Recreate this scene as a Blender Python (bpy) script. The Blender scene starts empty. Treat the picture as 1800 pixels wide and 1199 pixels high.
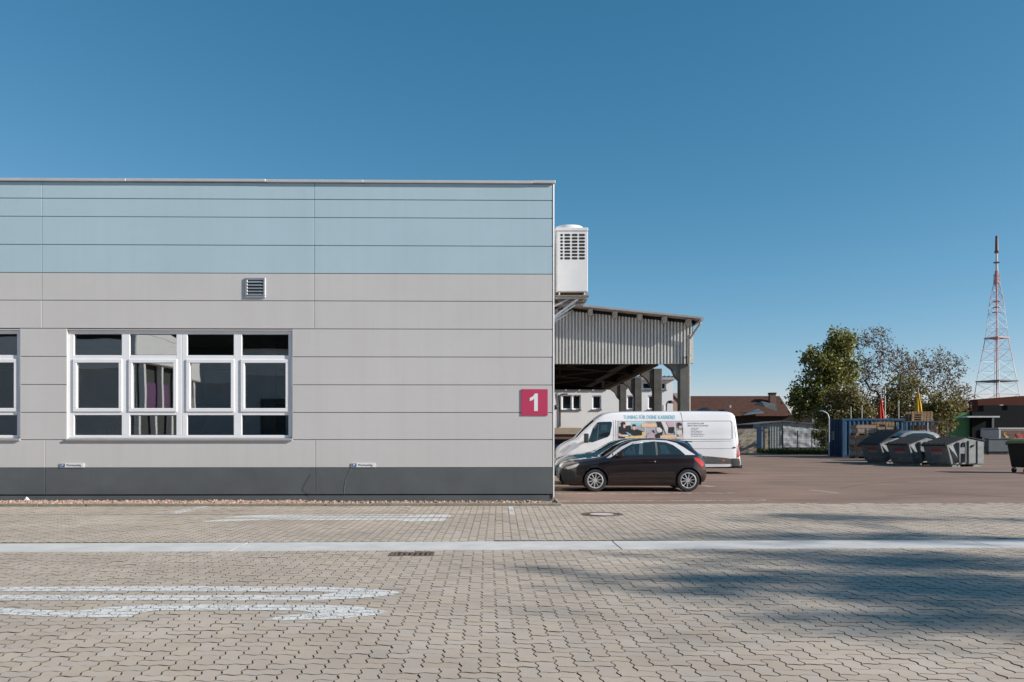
import bpy, bmesh, math, random
import numpy as np
from mathutils import Vector, Matrix
random.seed(7); np.random.seed(7)
scene = bpy.context.scene
R = math.radians

# ------------------------------------------------------------------ camera
CAM_H = 1.5
cam_data = bpy.data.cameras.new('camera'); cam = bpy.data.objects.new('camera', cam_data)
scene.collection.objects.link(cam); scene.camera = cam
cam.location = (0, 0, CAM_H); cam.rotation_euler = (R(90), 0, 0)
cam_data.sensor_width = 36; cam_data.lens = 28
cam_data.shift_y = 165 / 1800
cam_data.clip_start = 0.1; cam_data.clip_end = 4000

# ------------------------------------------------------------------ sky + sun
SUN = Vector((3.6, -1.0, 1.8)).normalized()          # towards the sun: right, a little behind the camera
EL = math.asin(SUN.z); ROT = math.atan2(SUN.x, SUN.y)
world = bpy.data.worlds.new('World'); scene.world = world; world.use_nodes = True
wn = world.node_tree.nodes; wl = world.node_tree.links
wn.clear()
sky = wn.new('ShaderNodeTexSky'); sky.sky_type = 'NISHITA'; sky.sun_disc = False
sky.sun_elevation = EL; sky.sun_rotation = ROT
sky.altitude = 2000; sky.air_density = 1.0; sky.dust_density = 0.0; sky.ozone_density = 4.0
bg = wn.new('ShaderNodeBackground'); bg.inputs['Strength'].default_value = 0.06
wo = wn.new('ShaderNodeOutputWorld')
# one even grade over the whole sky: the photograph's deeper, slightly greener blue
sp = wn.new('ShaderNodeSeparateColor'); cb = wn.new('ShaderNodeCombineColor'); wl.new(sky.outputs[0], sp.inputs[0])
for ch, (pw, gn_) in enumerate(((1.42, 0.84), (0.85, 1.517), (0.77, 1.675))):
    pn = wn.new('ShaderNodeMath'); pn.operation = 'POWER'; pn.inputs[1].default_value = pw
    mn = wn.new('ShaderNodeMath'); mn.operation = 'MULTIPLY'; mn.inputs[1].default_value = gn_
    wl.new(sp.outputs[ch], pn.inputs[0]); wl.new(pn.outputs[0], mn.inputs[0]); wl.new(mn.outputs[0], cb.inputs[ch])
wl.new(cb.outputs[0], bg.inputs['Color'])
wl.new(bg.outputs[0], wo.inputs['Surface'])
sun_d = bpy.data.lights.new('sun', 'SUN'); sun_d.energy = 4.2; sun_d.angle = R(0.53); sun_d.color = (1.0, 0.93, 0.84)
sun_o = bpy.data.objects.new('sun', sun_d); scene.collection.objects.link(sun_o)
sun_o.rotation_euler = SUN.to_track_quat('Z', 'Y').to_euler(); sun_o.location = (60, -20, 40)
vs = scene.view_settings
vs.view_transform = 'Standard'; vs.look = 'None'; vs.gamma = 1.0; vs.use_curve_mapping = False
vs.exposure = 0.75
scene.render.engine = 'CYCLES'
scene.render.resolution_x = 1024; scene.render.resolution_y = 682

# ------------------------------------------------------------------ helpers
C = scene.collection
F = 1400.0; HZ = 764.5
def gd(y): return CAM_H * F / (y - HZ)                       # photo row on the ground -> distance
def gp(x, y, z=0.0):                                          # photo point on the ground -> place
    d = (CAM_H - z) * F / (y - HZ); return ((x - 900) / F * d, d)
def wx(x, d): return (x - 900) / F * d
def wz(y, d): return CAM_H + (HZ - y) / F * d

def tag(o, label=None, cat=None, group=None, kind=None):
    if label: o['label'] = label
    if cat: o['category'] = cat
    if group: o['group'] = group
    if kind: o['kind'] = kind
    return o
def thing(name, label, cat, loc=(0, 0, 0), rotz=0, group=None):
    o = bpy.data.objects.new(name, None); C.objects.link(o)
    o.empty_display_size = 0.2
    o.location = loc; o.rotation_euler = (0, 0, rotz)
    return tag(o, label, cat, group)

class MB:
    def __init__(self): self.v = []; self.f = []; self.m = []
    def add(self, vs_, fs_, mi=0):
        n = len(self.v); self.v.extend([tuple(p) for p in vs_])
        self.f.extend([tuple(i + n for i in f) for f in fs_]); self.m.extend([mi] * len(fs_)); return self
    def box(self, x0, x1, y0, y1, z0, z1, mi=0):
        v = [(x0,y0,z0),(x1,y0,z0),(x1,y1,z0),(x0,y1,z0),(x0,y0,z1),(x1,y0,z1),(x1,y1,z1),(x0,y1,z1)]
        return self.add(v, [(0,3,2,1),(4,5,6,7),(0,1,5,4),(1,2,6,5),(2,3,7,6),(3,0,4,7)], mi)
    def prism(self, poly, a, b, plane='xz', mi=0):
        n = len(poly)
        if plane == 'xz': mk = lambda p, t: (p[0], t, p[1])
        elif plane == 'yz': mk = lambda p, t: (t, p[0], p[1])
        else: mk = lambda p, t: (p[0], p[1], t)
        v = [mk(p, a) for p in poly] + [mk(p, b) for p in poly]
        f = [tuple(range(n)), tuple(range(2*n-1, n-1, -1))] + [(i, i+n, (i+1) % n + n, (i+1) % n) for i in range(n)]
        return self.add(v, f, mi)
    def tube(self, p, q, r0, r1=None, n=8, cap=True, mi=0):
        if r1 is None: r1 = r0
        p = Vector(p); q = Vector(q); d = q - p
        if d.length < 1e-6: return self
        d.normalize(); a = d.orthogonal().normalized(); b = d.cross(a)
        v = []
        for c, r in ((p, r0), (q, r1)):
            for i in range(n):
                t = 2*math.pi*i/n; v.append(c + a*(r*math.cos(t)) + b*(r*math.sin(t)))
        f = [(i, (i+1) % n, (i+1) % n + n, i+n) for i in range(n)]
        if cap: f += [tuple(range(n-1, -1, -1)), tuple(range(n, 2*n))]
        return self.add(v, f, mi)
    def path(self, pts, r, n=6, mi=0):
        for a, b in zip(pts[:-1], pts[1:]): self.tube(a, b, r, r, n, True, mi)
        return self
    def bar(self, p, q, w, h, mi=0):                           # square bar between two points
        p = Vector(p); q = Vector(q); d = (q - p).normalized()
        up = Vector((0, 0, 1)) if abs(d.z) < 0.95 else Vector((0, 1, 0))
        a = d.cross(up).normalized() * w / 2; b = a.cross(d).normalized() * h / 2
        v = [c + s*a + t*b for c in (p, q) for s, t in ((-1,-1),(1,-1),(1,1),(-1,1))]
        return self.add(v, [(0,1,2,3),(7,6,5,4),(0,4,5,1),(1,5,6,2),(2,6,7,3),(3,7,4,0)], mi)
    def lathe(self, prof, n=24, c=(0,0,0), axis='z', mi=0, close=False):
        v = []; m = len(prof)
        for i in range(n):
            t = 2*math.pi*i/n; ct, st = math.cos(t), math.sin(t)
            for r, h in prof:
                if axis == 'z': v.append((c[0]+r*ct, c[1]+r*st, c[2]+h))
                elif axis == 'y': v.append((c[0]+r*ct, c[1]+h, c[2]+r*st))
                else: v.append((c[0]+h, c[1]+r*ct, c[2]+r*st))
        f = []
        for i in range(n):
            j = (i+1) % n
            for k in range(m-1 + (1 if close else 0)):
                l = (k+1) % m
                f.append((i*m+k, j*m+k, j*m+l, i*m+l))
        return self.add(v, f, mi)
    def quad(self, a, b, c, d, mi=0): return self.add([a,b,c,d], [(0,1,2,3)], mi)
    def mesh(self, name, recalc=True):
        me = bpy.data.meshes.new(name); me.from_pydata(self.v, [], self.f)
        if any(self.m): me.polygons.foreach_set('material_index', self.m)
        if recalc:
            bm = bmesh.new(); bm.from_mesh(me); bmesh.ops.recalc_face_normals(bm, faces=bm.faces); bm.to_mesh(me); bm.free()
        me.update(); return me
    def build(self, name, mat, parent=None, bevel=0, seg=1, smooth=None, recalc=True, loc=None, rotz=None):
        me = self.mesh(name, recalc); return link(name, me, mat, parent, bevel, seg, smooth, loc, rotz)

def link(name, me, mat, parent=None, bevel=0, seg=1, smooth=None, loc=None, rotz=None):
    if not me.materials:
        for m in (mat if isinstance(mat, (list, tuple)) else [mat]): me.materials.append(m)
    if smooth is not None:
        me.shade_smooth()
        if smooth < 180: me.set_sharp_from_angle(angle=R(smooth))
    o = bpy.data.objects.new(name, me); C.objects.link(o)
    if parent: o.parent = parent
    if loc: o.location = loc
    if rotz is not None: o.rotation_euler = (0, 0, rotz)
    if bevel:
        b = o.modifiers.new('bevel', 'BEVEL'); b.width = bevel; b.segments = seg; b.limit_method = 'ANGLE'; b.angle_limit = R(35)
    return o
def struct(o): o['kind'] = 'structure'; return o
def clone(o, parent=None):
    c = o.copy(); C.objects.link(c); c.parent = parent
    for ch in list(o.children): clone(ch, c)
    return c
def box_obj(name, dims, mat, parent, bevel=0): return MB().box(*dims).build(name, mat, parent, bevel)

def text_mesh(s, size, wscale=1.0, bold=0.0, extrude=0.0):
    cu = bpy.data.curves.new('txt', 'FONT'); cu.body = s; cu.size = size; cu.offset = bold; cu.extrude = extrude
    cu.align_x = 'LEFT'; cu.resolution_u = 3
    ob = bpy.data.objects.new('txt', cu); C.objects.link(ob)
    dg = bpy.context.evaluated_depsgraph_get(); me = bpy.data.meshes.new_from_object(ob.evaluated_get(dg))
    bpy.data.objects.remove(ob); bpy.data.curves.remove(cu)
    co = np.zeros(len(me.vertices)*3); me.vertices.foreach_get('co', co); co = co.reshape(-1, 3)
    co[:, 0] *= wscale
    me.materials.clear()
    return me, co
def text_obj(s, name, size_w, height, mat, parent, x0, z0, y, wbold=0.0, thick=0.0, yfun=None):
    """lettering standing in the xz plane, facing -y; left edge x0, base z0, cap height 'height', width size_w (None = natural)"""
    me, co = text_mesh(s, 1.0, 1.0, wbold, thick)
    co[:, 0] -= co[:, 0].min(); co[:, 1] -= co[:, 1].min() if s.isupper() or s.isdigit() else 0
    hcap = 0.72
    k = height / hcap
    kx = size_w / co[:, 0].max() if size_w else k
    X = x0 + co[:, 0]*kx; Z = z0 + co[:, 1]*k
    Y = np.array([yfun(a, b) for a, b in zip(X, Z)]) if yfun else np.full(len(X), y)
    Y = Y - co[:, 2]
    out = np.stack([X, Y, Z], 1).ravel()
    me.vertices.foreach_set('co', out); me.update()
    return link(name, me, mat, parent)

# ------------------------------------------------------------------ materials
def mat(name, col, rough=0.6, var=0.10, scale=6.0, bump=0.0, bscale=40.0, metal=0.0, coat=0.0, spec=0.5, stretch=(1,1,1), rnd=0.0, fine=0.0, col2=None):
    m = bpy.data.materials.new(name); m.use_nodes = True
    n = m.node_tree.nodes; l = m.node_tree.links; p = n['Principled BSDF']
    p.inputs['Roughness'].default_value = rough; p.inputs['Metallic'].default_value = metal
    p.inputs['Specular IOR Level'].default_value = spec
    if coat: p.inputs['Coat Weight'].default_value = coat; p.inputs['Coat Roughness'].default_value = 0.04
    tc = n.new('ShaderNodeNewGeometry'); mp = n.new('ShaderNodeMapping'); mp.inputs['Scale'].default_value = stretch
    l.new(tc.outputs['Position'], mp.inputs['Vector'])
    nz = n.new('ShaderNodeTexNoise'); nz.inputs['Scale'].default_value = scale; nz.inputs['Detail'].default_value = 6; nz.inputs['Roughness'].default_value = 0.6
    l.new(mp.outputs[0], nz.inputs['Vector'])
    mix = n.new('ShaderNodeMix'); mix.data_type = 'RGBA'
    lo = [c*(1-var) for c in col]; hi = [min(1, c*(1+var)) for c in (col2 or col)]
    mix.inputs['A'].default_value = (*lo, 1); mix.inputs['B'].default_value = (*hi, 1)
    rp = n.new('ShaderNodeMapRange'); rp.inputs['From Min'].default_value = 0.3; rp.inputs['From Max'].default_value = 0.7
    l.new(nz.outputs['Fac'], rp.inputs['Value']); l.new(rp.outputs[0], mix.inputs['Factor'])
    out = mix.outputs['Result']
    if rnd or fine:
        hsv = n.new('ShaderNodeHueSaturation'); l.new(out, hsv.inputs['Color']); out = hsv.outputs['Color']
        val = None
        if rnd:
            oi = n.new('ShaderNodeObjectInfo'); ad = n.new('ShaderNodeMath'); ad.operation = 'ADD'
            l.new(oi.outputs['Random'], ad.inputs[0]); l.new(tc.outputs['Random Per Island'], ad.inputs[1])
            fr = n.new('ShaderNodeMath'); fr.operation = 'FRACT'; l.new(ad.outputs[0], fr.inputs[0])
            mr = n.new('ShaderNodeMapRange'); mr.inputs['To Min'].default_value = 1-rnd; mr.inputs['To Max'].default_value = 1+rnd
            l.new(fr.outputs[0], mr.inputs['Value']); val = mr.outputs[0]
            ms = n.new('ShaderNodeMath'); ms.operation = 'MULTIPLY'; ms.inputs[1].default_value = 7.31; l.new(fr.outputs[0], ms.inputs[0])
            f2 = n.new('ShaderNodeMath'); f2.operation = 'FRACT'; l.new(ms.outputs[0], f2.inputs[0])
            m2 = n.new('ShaderNodeMapRange'); m2.inputs['To Min'].default_value = 0.88; m2.inputs['To Max'].default_value = 1.14
            l.new(f2.outputs[0], m2.inputs['Value']); l.new(m2.outputs[0], hsv.inputs['Saturation'])
        if fine:
            n3 = n.new('ShaderNodeTexNoise'); n3.inputs['Scale'].default_value = 260; n3.inputs['Detail'].default_value = 3
            l.new(tc.outputs['Position'], n3.inputs['Vector'])
            m3 = n.new('ShaderNodeMapRange'); m3.inputs['From Min'].default_value = 0.3; m3.inputs['From Max'].default_value = 0.7
            m3.inputs['To Min'].default_value = 1-fine; m3.inputs['To Max'].default_value = 1+fine
            l.new(n3.outputs['Fac'], m3.inputs['Value'])
            if val:
                mu = n.new('ShaderNodeMath'); mu.operation = 'MULTIPLY'; l.new(val, mu.inputs[0]); l.new(m3.outputs[0], mu.inputs[1]); val = mu.outputs[0]
            else: val = m3.outputs[0]
        l.new(val, hsv.inputs['Value'])
    l.new(out, p.inputs['Base Color'])
    if bump:
        nb = n.new('ShaderNodeTexNoise'); nb.inputs['Scale'].default_value = bscale; nb.inputs['Detail'].default_value = 4
        l.new(mp.outputs[0], nb.inputs['Vector'])
        bp = n.new('ShaderNodeBump'); bp.inputs['Strength'].default_value = bump; bp.inputs['Distance'].default_value = 0.01
        l.new(nb.outputs['Fac'], bp.inputs['Height']); l.new(bp.outputs[0], p.inputs['Normal'])
    return m
def streaked(m, col, amount=0.5, sx=9.0, lo=0.62, hi=0.8):
    """vertical run-off streaks of dirt or lime laid over a material"""
    n = m.node_tree.nodes; l = m.node_tree.links; p = n['Principled BSDF']
    src = p.inputs['Base Color'].links[0].from_socket
    g = n.new('ShaderNodeNewGeometry'); mp = n.new('ShaderNodeMapping'); mp.inputs['Scale'].default_value = (sx, sx, 0.22)
    l.new(g.outputs['Position'], mp.inputs['Vector'])
    nz = n.new('ShaderNodeTexNoise'); nz.inputs['Scale'].default_value = 1.0; nz.inputs['Detail'].default_value = 5; l.new(mp.outputs[0], nz.inputs['Vector'])
    r = n.new('ShaderNodeMapRange'); r.inputs['From Min'].default_value = lo; r.inputs['From Max'].default_value = hi; r.inputs['To Max'].default_value = amount
    l.new(nz.outputs['Fac'], r.inputs['Value'])
    mx = n.new('ShaderNodeMix'); mx.data_type = 'RGBA'; mx.inputs['B'].default_value = (*col, 1)
    l.new(src, mx.inputs['A']); l.new(r.outputs[0], mx.inputs['Factor']); l.new(mx.outputs['Result'], p.inputs['Base Color'])
    return m
def glass_mat(name, tint=(0.55,0.6,0.6), refl=0.10, wav=0.15, wscale=1.2):
    m = bpy.data.materials.new(name); m.use_nodes = True
    n = m.node_tree.nodes; l = m.node_tree.links; n.clear()
    o = n.new('ShaderNodeOutputMaterial'); t = n.new('ShaderNodeBsdfTransparent'); t.inputs[0].default_value = (*tint, 1)
    g = n.new('ShaderNodeBsdfGlossy'); g.inputs['Roughness'].default_value = 0.01; g.inputs['Color'].default_value = (0.9,0.95,0.95,1)
    mx = n.new('ShaderNodeMixShader')
    lw = n.new('ShaderNodeFresnel'); lw.inputs['IOR'].default_value = 1.5
    ad = n.new('ShaderNodeMath'); ad.operation = 'ADD'; ad.inputs[1].default_value = refl; ad.use_clamp = True
    l.new(lw.outputs[0], ad.inputs[0]); l.new(ad.outputs[0], mx.inputs[0])
    if wav:
        ge = n.new('ShaderNodeNewGeometry'); nz = n.new('ShaderNodeTexNoise'); nz.inputs['Scale'].default_value = wscale; nz.inputs['Detail'].default_value = 1
        l.new(ge.outputs['Position'], nz.inputs['Vector'])
        b = n.new('ShaderNodeBump'); b.inputs['Strength'].default_value = wav; b.inputs['Distance'].default_value = 0.02
        l.new(nz.outputs['Fac'], b.inputs['Height']); l.new(b.outputs[0], g.inputs['Normal'])
    l.new(t.outputs[0], mx.inputs[1]); l.new(g.outputs[0], mx.inputs[2]); l.new(mx.outputs[0], o.inputs['Surface'])
    return m

M = {}
M['paver'] = mat('paver_concrete', (0.43,0.366,0.306), 0.85, 0.15, 0.6, 0.2, 180, rnd=0.055, fine=0.09, spec=0.2)
M['bed'] = mat('joint_sand', (0.125,0.107,0.083), 0.95, 0.3, 30, spec=0.1)
M['asphalt'] = mat('red_asphalt', (0.220,0.152,0.122), 0.9, 0.20, 0.7, 0.25, 120, fine=0.14, spec=0.2, stretch=(.45,1,1))
M['terrain'] = mat('outer_ground', (0.16,0.135,0.115), 0.95, 0.2, 0.2)
M['gutter'] = mat('gutter_concrete', (0.545,0.535,0.52), 0.85, 0.13, 2.0, 0.12, 60, fine=0.06, spec=0.15)
M['kerb'] = mat('kerb_concrete', (0.27,0.24,0.19), 0.9, 0.2, 9, 0.3, 50)
M['gravel'] = mat('red_granite_gravel', (0.36,0.245,0.19), 0.9, 0.25, 25, rnd=0.35)
M['paint'] = mat('road_paint', (0.64,0.635,0.62), 0.75, 0.10, 12, fine=0.08, spec=0.2)
M['oldpaint'] = mat('worn_road_paint', (0.38,0.33,0.30), 0.85, 0.2, 15)
M['blue'] = mat('pale_blue_facade_paint', (0.41,0.545,0.615), 0.8, 0.04, 0.5, 0.10, 150, spec=0.2)
M['grey'] = mat('light_grey_facade_paint', (0.555,0.542,0.540), 0.8, 0.035, 0.5, 0.10, 150, spec=0.2)
streaked(M['grey'], (0.40,0.39,0.38), 0.16, 6.0, 0.45, 0.85); streaked(M['blue'], (0.30,0.42,0.48), 0.16, 6.0, 0.45, 0.85)
M['plinth'] = mat('dark_plinth_paint', (0.108,0.121,0.128), 0.75, 0.12, 1.5, 0.1, 120, spec=0.2)
streaked(M['plinth'], (0.32,0.33,0.34), 0.4, 14.0, 0.66, 0.86)
M['joint'] = mat('joint_sealant', (0.20,0.20,0.205), 0.9, 0.1, 5)
M['coping'] = mat('aluminium_coping', (0.62,0.61,0.60), 0.45, 0.08, 3, metal=0.3)
M['upvc'] = mat('white_window_frame', (0.80,0.81,0.84), 0.35, 0.03, 3)
M['sill'] = mat('aluminium_sill', (0.42,0.41,0.40), 0.5, 0.1, 6, metal=0.3)
M['glass'] = glass_mat('window_glass', (0.66,0.70,0.68), 0.23, 0.10, 0.9)
M['room'] = mat('room_wall', (0.42,0.43,0.42), 0.9, 0.1, 1)
M['roomdark'] = mat('room_furnishing', (0.06,0.065,0.065), 0.9, 0.1, 1)
M['roomlight'] = mat('room_pale_object', (0.55,0.54,0.50), 0.8, 0.1, 3)
M['galv'] = mat('galvanised_steel', (0.42,0.45,0.48), 0.4, 0.12, 9, metal=0.6)
M['black'] = mat('black_void', (0.012,0.013,0.014), 0.8, 0.1, 4)
M['red'] = mat('crimson_sign', (0.50,0.055,0.125), 0.5, 0.05, 3, spec=0.2)
M['white'] = mat('white_enamel', (0.78,0.79,0.80), 0.45, 0.04, 3)
M['signblue'] = mat('sign_blue', (0.03,0.10,0.32), 0.5, 0.05, 3)
M['acwhite'] = mat('white_unit_casing', (0.60,0.62,0.64), 0.5, 0.04, 3, spec=0.2)
M['rot'] = mat('weathered_board', (0.19,0.14,0.10), 0.9, 0.3, 14)
M['clad'] = mat('corrugated_grey_steel', (0.55,0.55,0.53), 0.7, 0.08, 1.5, spec=0.2)
streaked(M['clad'], (0.25,0.20,0.16), 0.35, 5.0, 0.55, 0.85)
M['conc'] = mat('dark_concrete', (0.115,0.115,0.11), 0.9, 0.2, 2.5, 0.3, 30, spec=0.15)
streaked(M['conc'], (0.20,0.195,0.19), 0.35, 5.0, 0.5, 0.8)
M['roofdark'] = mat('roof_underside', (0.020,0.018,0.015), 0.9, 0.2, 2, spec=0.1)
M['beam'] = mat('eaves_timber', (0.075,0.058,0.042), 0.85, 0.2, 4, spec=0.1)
M['purlin'] = mat('purlin_concrete', (0.34,0.32,0.28), 0.85, 0.2, 8)
M['rooftop'] = mat('roof_sheet', (0.30,0.27,0.25), 0.8, 0.15, 3)
M['render'] = mat('white_render', (0.80,0.80,0.81), 0.8, 0.03, 1)
M['darkglass'] = mat('dark_window_glass', (0.02,0.03,0.035), 0.06, 0.1, 2, spec=0.8)
M['slate'] = mat('roof_slate_grey', (0.12,0.14,0.15), 0.7, 0.15, 4, spec=0.2)
M['pink'] = mat('pink_render', (0.50,0.32,0.26), 0.85, 0.06, 2)
M['tile'] = mat('brown_roof_tile', (0.100,0.052,0.040), 0.85, 0.22, 3, 0.5, 12, spec=0.15)
M['darkbrick'] = mat('dark_brown_brick', (0.040,0.031,0.025), 0.9, 0.3, 6, spec=0.15)
M['brick'] = mat('brown_brick', (0.15,0.09,0.07), 0.9, 0.3, 10)
M['beige'] = mat('beige_concrete_wall', (0.40,0.345,0.275), 0.9, 0.10, 3, 0.2, 30)
M['tin'] = mat('pale_tin_cladding', (0.48,0.50,0.50), 0.4, 0.10, 2, metal=0.4)
M['tarp'] = mat('crumpled_silver_tarpaulin', (0.36,0.385,0.40), 0.45, 0.12, 2)
M['fence'] = mat('dark_green_fence', (0.02,0.035,0.03), 0.6, 0.1, 5)
M['grass'] = mat('grass_blades', (0.075,0.095,0.025), 0.8, 0.35, 2)
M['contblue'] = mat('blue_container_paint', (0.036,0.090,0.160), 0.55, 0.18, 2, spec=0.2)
M['contdark'] = mat('deep_and_shaded_blue_paint', (0.016,0.045,0.095), 0.6, 0.12, 2, spec=0.2)  # on the container: its blue darkened to carry the shade of the end
M['wood'] = mat('pallet_wood', (0.31,0.215,0.135), 0.85, 0.22, 9, rnd=0.15, spec=0.15)
M['crate'] = mat('shrink_wrapped_load', (0.17,0.13,0.11), 0.5, 0.35, 9, col2=(0.30,0.26,0.25))
M['bin'] = mat('grey_bin_steel', (0.165,0.185,0.188), 0.6, 0.28, 5, 0.2, 20, spec=0.25)
M['binlid'] = mat('dark_plastic_lid', (0.020,0.022,0.025), 0.7, 0.15, 5, spec=0.2)
M['label_red'] = mat('red_sticker', (0.32,0.06,0.07), 0.6, 0.15, 9)
M['label_white'] = mat('pale_sticker', (0.26,0.26,0.25), 0.6, 0.15, 9)
M['wheelie'] = mat('black_bin_plastic', (0.012,0.014,0.012), 0.6, 0.15, 5, spec=0.2)
M['olive'] = mat('olive_yellow_lid', (0.17,0.165,0.03), 0.5, 0.15, 4)
M['yellow'] = mat('yellow_fabric', (0.60,0.33,0.015), 0.8, 0.1, 4)
M['redfab'] = mat('red_fabric', (0.60,0.05,0.02), 0.8, 0.1, 4)
M['pole'] = mat('white_pole', (0.45,0.43,0.39), 0.5, 0.1, 4)
M['lampblack'] = mat('black_lamp_metal', (0.02,0.02,0.022), 0.5, 0.1, 4)
M['green'] = mat('green_cladding', (0.045,0.17,0.06), 0.7, 0.1, 2)
M['anth'] = mat('anthracite_cladding', (0.009,0.011,0.013), 0.8, 0.12, 2, spec=0.1)
M['redbrown'] = mat('rust_red_cladding', (0.085,0.028,0.019), 0.8, 0.1, 1, spec=0.1)
M['towerred'] = mat('hazed_tower_red', (0.45,0.26,0.26), 0.6, 0.1, 1)  # distance haze is mixed into the mast and antenna colours
M['towerwhite'] = mat('hazed_tower_white', (0.55,0.55,0.57), 0.6, 0.1, 1)
M['towertop'] = mat('hazed_antenna_brown', (0.15,0.085,0.085), 0.6, 0.1, 1)
M['bark'] = mat('bark', (0.075,0.062,0.05), 0.95, 0.3, 8)
M['iron'] = mat('rusty_cast_iron', (0.12,0.085,0.065), 0.7, 0.35, 20, 0.3, 80)
M['tyre'] = mat('tyre_rubber', (0.022,0.022,0.024), 0.8, 0.1, 6)
M['alloy'] = mat('silver_alloy', (0.62,0.63,0.65), 0.35, 0.05, 4, metal=0.5)
M['aub'] = mat('aubergine_paint', (0.016,0.0085,0.0085), 0.28, 0.05, 2, metal=0.2, coat=1.0)
M['teal'] = mat('dark_teal_paint', (0.014,0.060,0.075), 0.25, 0.05, 2, metal=0.2, coat=1.0)
M['vanwhite'] = mat('white_van_paint', (0.74,0.76,0.79), 0.35, 0.03, 1, coat=0.6)
M['cladding'] = mat('black_plastic_trim', (0.03,0.032,0.034), 0.6, 0.1, 4)
M['trimgrey'] = mat('grey_plastic_trim', (0.085,0.09,0.095), 0.6, 0.1, 4)
M['silver'] = mat('silver_roof_arch', (0.72,0.72,0.73), 0.3, 0.03, 3, metal=0.35, coat=0.5)
M['carglass'] = mat('tinted_car_glass', (0.016,0.026,0.030), 0.03, 0.1, 2, spec=0.9, coat=0.6)
M['screen'] = mat('windscreen_glass', (0.035,0.055,0.06), 0.04, 0.1, 2, spec=0.9, coat=0.8)
M['lampclear'] = mat('clear_headlamp', (0.55,0.56,0.57), 0.12, 0.2, 14, coat=0.8)
M['lampred'] = mat('red_tail_lamp', (0.50,0.03,0.02), 0.15, 0.2, 14, coat=0.8)
M['lamporange'] = mat('orange_side_lamp', (0.6,0.13,0.02), 0.3, 0.1, 14)
M['cyan'] = mat('cyan_lettering', (0.14,0.45,0.56), 0.5, 0.03, 3)
M['ink'] = mat('dark_lettering', (0.10,0.11,0.13), 0.6, 0.05, 3)
M['skin'] = mat('print_skin_tone', (0.62,0.40,0.34), 0.5, 0.06, 5)
M['hair'] = mat('print_black', (0.02,0.02,0.025), 0.5, 0.06, 5)
M['prgrey'] = mat('print_grey', (0.36,0.36,0.40), 0.5, 0.25, 5)
M['prpale'] = mat('print_pale', (0.62,0.60,0.60), 0.5, 0.08, 5)
M['pryellow'] = mat('print_yellow', (0.66,0.50,0.22), 0.5, 0.08, 5)
M['propeach'] = mat('print_peach', (0.68,0.46,0.28), 0.5, 0.08, 5)
M['prcyan'] = mat('print_cyan', (0.25,0.50,0.58), 0.5, 0.08, 5)
M['prmauve'] = mat('print_mauve', (0.50,0.36,0.42), 0.5, 0.08, 5)
M['hallgrey'] = mat('grey_hall_cladding', (0.46,0.47,0.47), 0.8, 0.1, 1)
M['hallpale'] = mat('pale_hall_fascia', (0.66,0.67,0.67), 0.8, 0.1, 1)
M['silvercar'] = mat('silver_car_paint', (0.17,0.185,0.195), 0.45, 0.05, 2, coat=0.3)
M['palefill'] = mat('pale_manhole_concrete', (0.52,0.46,0.42), 0.85, 0.1, 9, 0.2, 80)
M['seam'] = mat('tar_seam', (0.085,0.062,0.053), 0.7, 0.2, 6)
M['viewglass'] = mat('painted_through_view_pale', (0.075,0.11,0.12), 0.04, 0.15, 6, spec=0.9, coat=0.5)
M['viewglass2'] = mat('painted_through_view_teal', (0.026,0.052,0.06), 0.04, 0.25, 6, spec=0.9, coat=0.5)
M['purple'] = mat('purple_banner', (0.15,0.07,0.16), 0.6, 0.05, 2)
# ================================================================== THE GROUND
TH = R(0.9)          # building and rear paving are turned this little against the picture plane
TG = R(1.8)          # gutter, front paving and asphalt edge
base = MB().quad((-1500,-300,-0.06),(1500,-300,-0.06),(1500,2500,-0.06),(-1500,2500,-0.06)).build('ground', M['terrain'])
struct(base)

GX, GY = 0.0, 10.45                                   # a point on the near gutter edge below the principal axis
gdir = Vector((math.cos(TG), math.sin(TG), 0)); gn = Vector((-math.sin(TG), math.cos(TG), 0))
GNEAR = gd(966.5); GW = gd(951.8) - gd(966.5)
def along(u, w): p = Vector((0, GNEAR, 0)) + gdir*u + gn*w; return p
EDGE0 = 17.24                                         # asphalt edge on the picture axis
def edge_y(x): return EDGE0 + math.tan(R(2.2))*x

# yard asphalt: big sheet behind the paving edge and round the building
yard = MB()
xs = [-200, 0.9, 200]
yard.add([(0.9, edge_y(0.9), 0), (260, edge_y(60), 0), (260, 400, 0), (0.9, 400, 0)], [(0,1,2,3)])
yard_o = struct(yard.build('asphalt_yard', M['asphalt']))
# joint sand below the pavers
bed = MB().add([(-40,-30,-0.0075),(60,-30,-0.0075),(60,edge_y(60)+.0,-0.0075),(0.9,edge_y(0.9),-0.0075),(0.9,17.3,-0.0075),(-40,16.7,-0.0075)], [(0,1,2,3,4,5)])
paving = struct(bed.build('paving', M['bed']))

# the paving goes on outside the picture: plain sheets of the same concrete below the outer pavers
for sd, x0_, x1_ in ((1, 3.6, 60), (-1, 3.6, 40)):
    ye = edge_y(60) if sd > 0 else 16.6
    MB().add([(sd*(x0_+.66*0), -30, -.005), (sd*(x0_+.66*0), 0, -.005), (sd*(x0_+.66*16.4), 16.4, -.005), (sd*(x0_+.66*16.4), 16.9, -.005), (sd*x1_, ye-.3, -.005), (sd*x1_, -30, -.005)], [(0,1,2,3,4,5)]).build('outer_sheet', M['paver'], paving)

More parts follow.
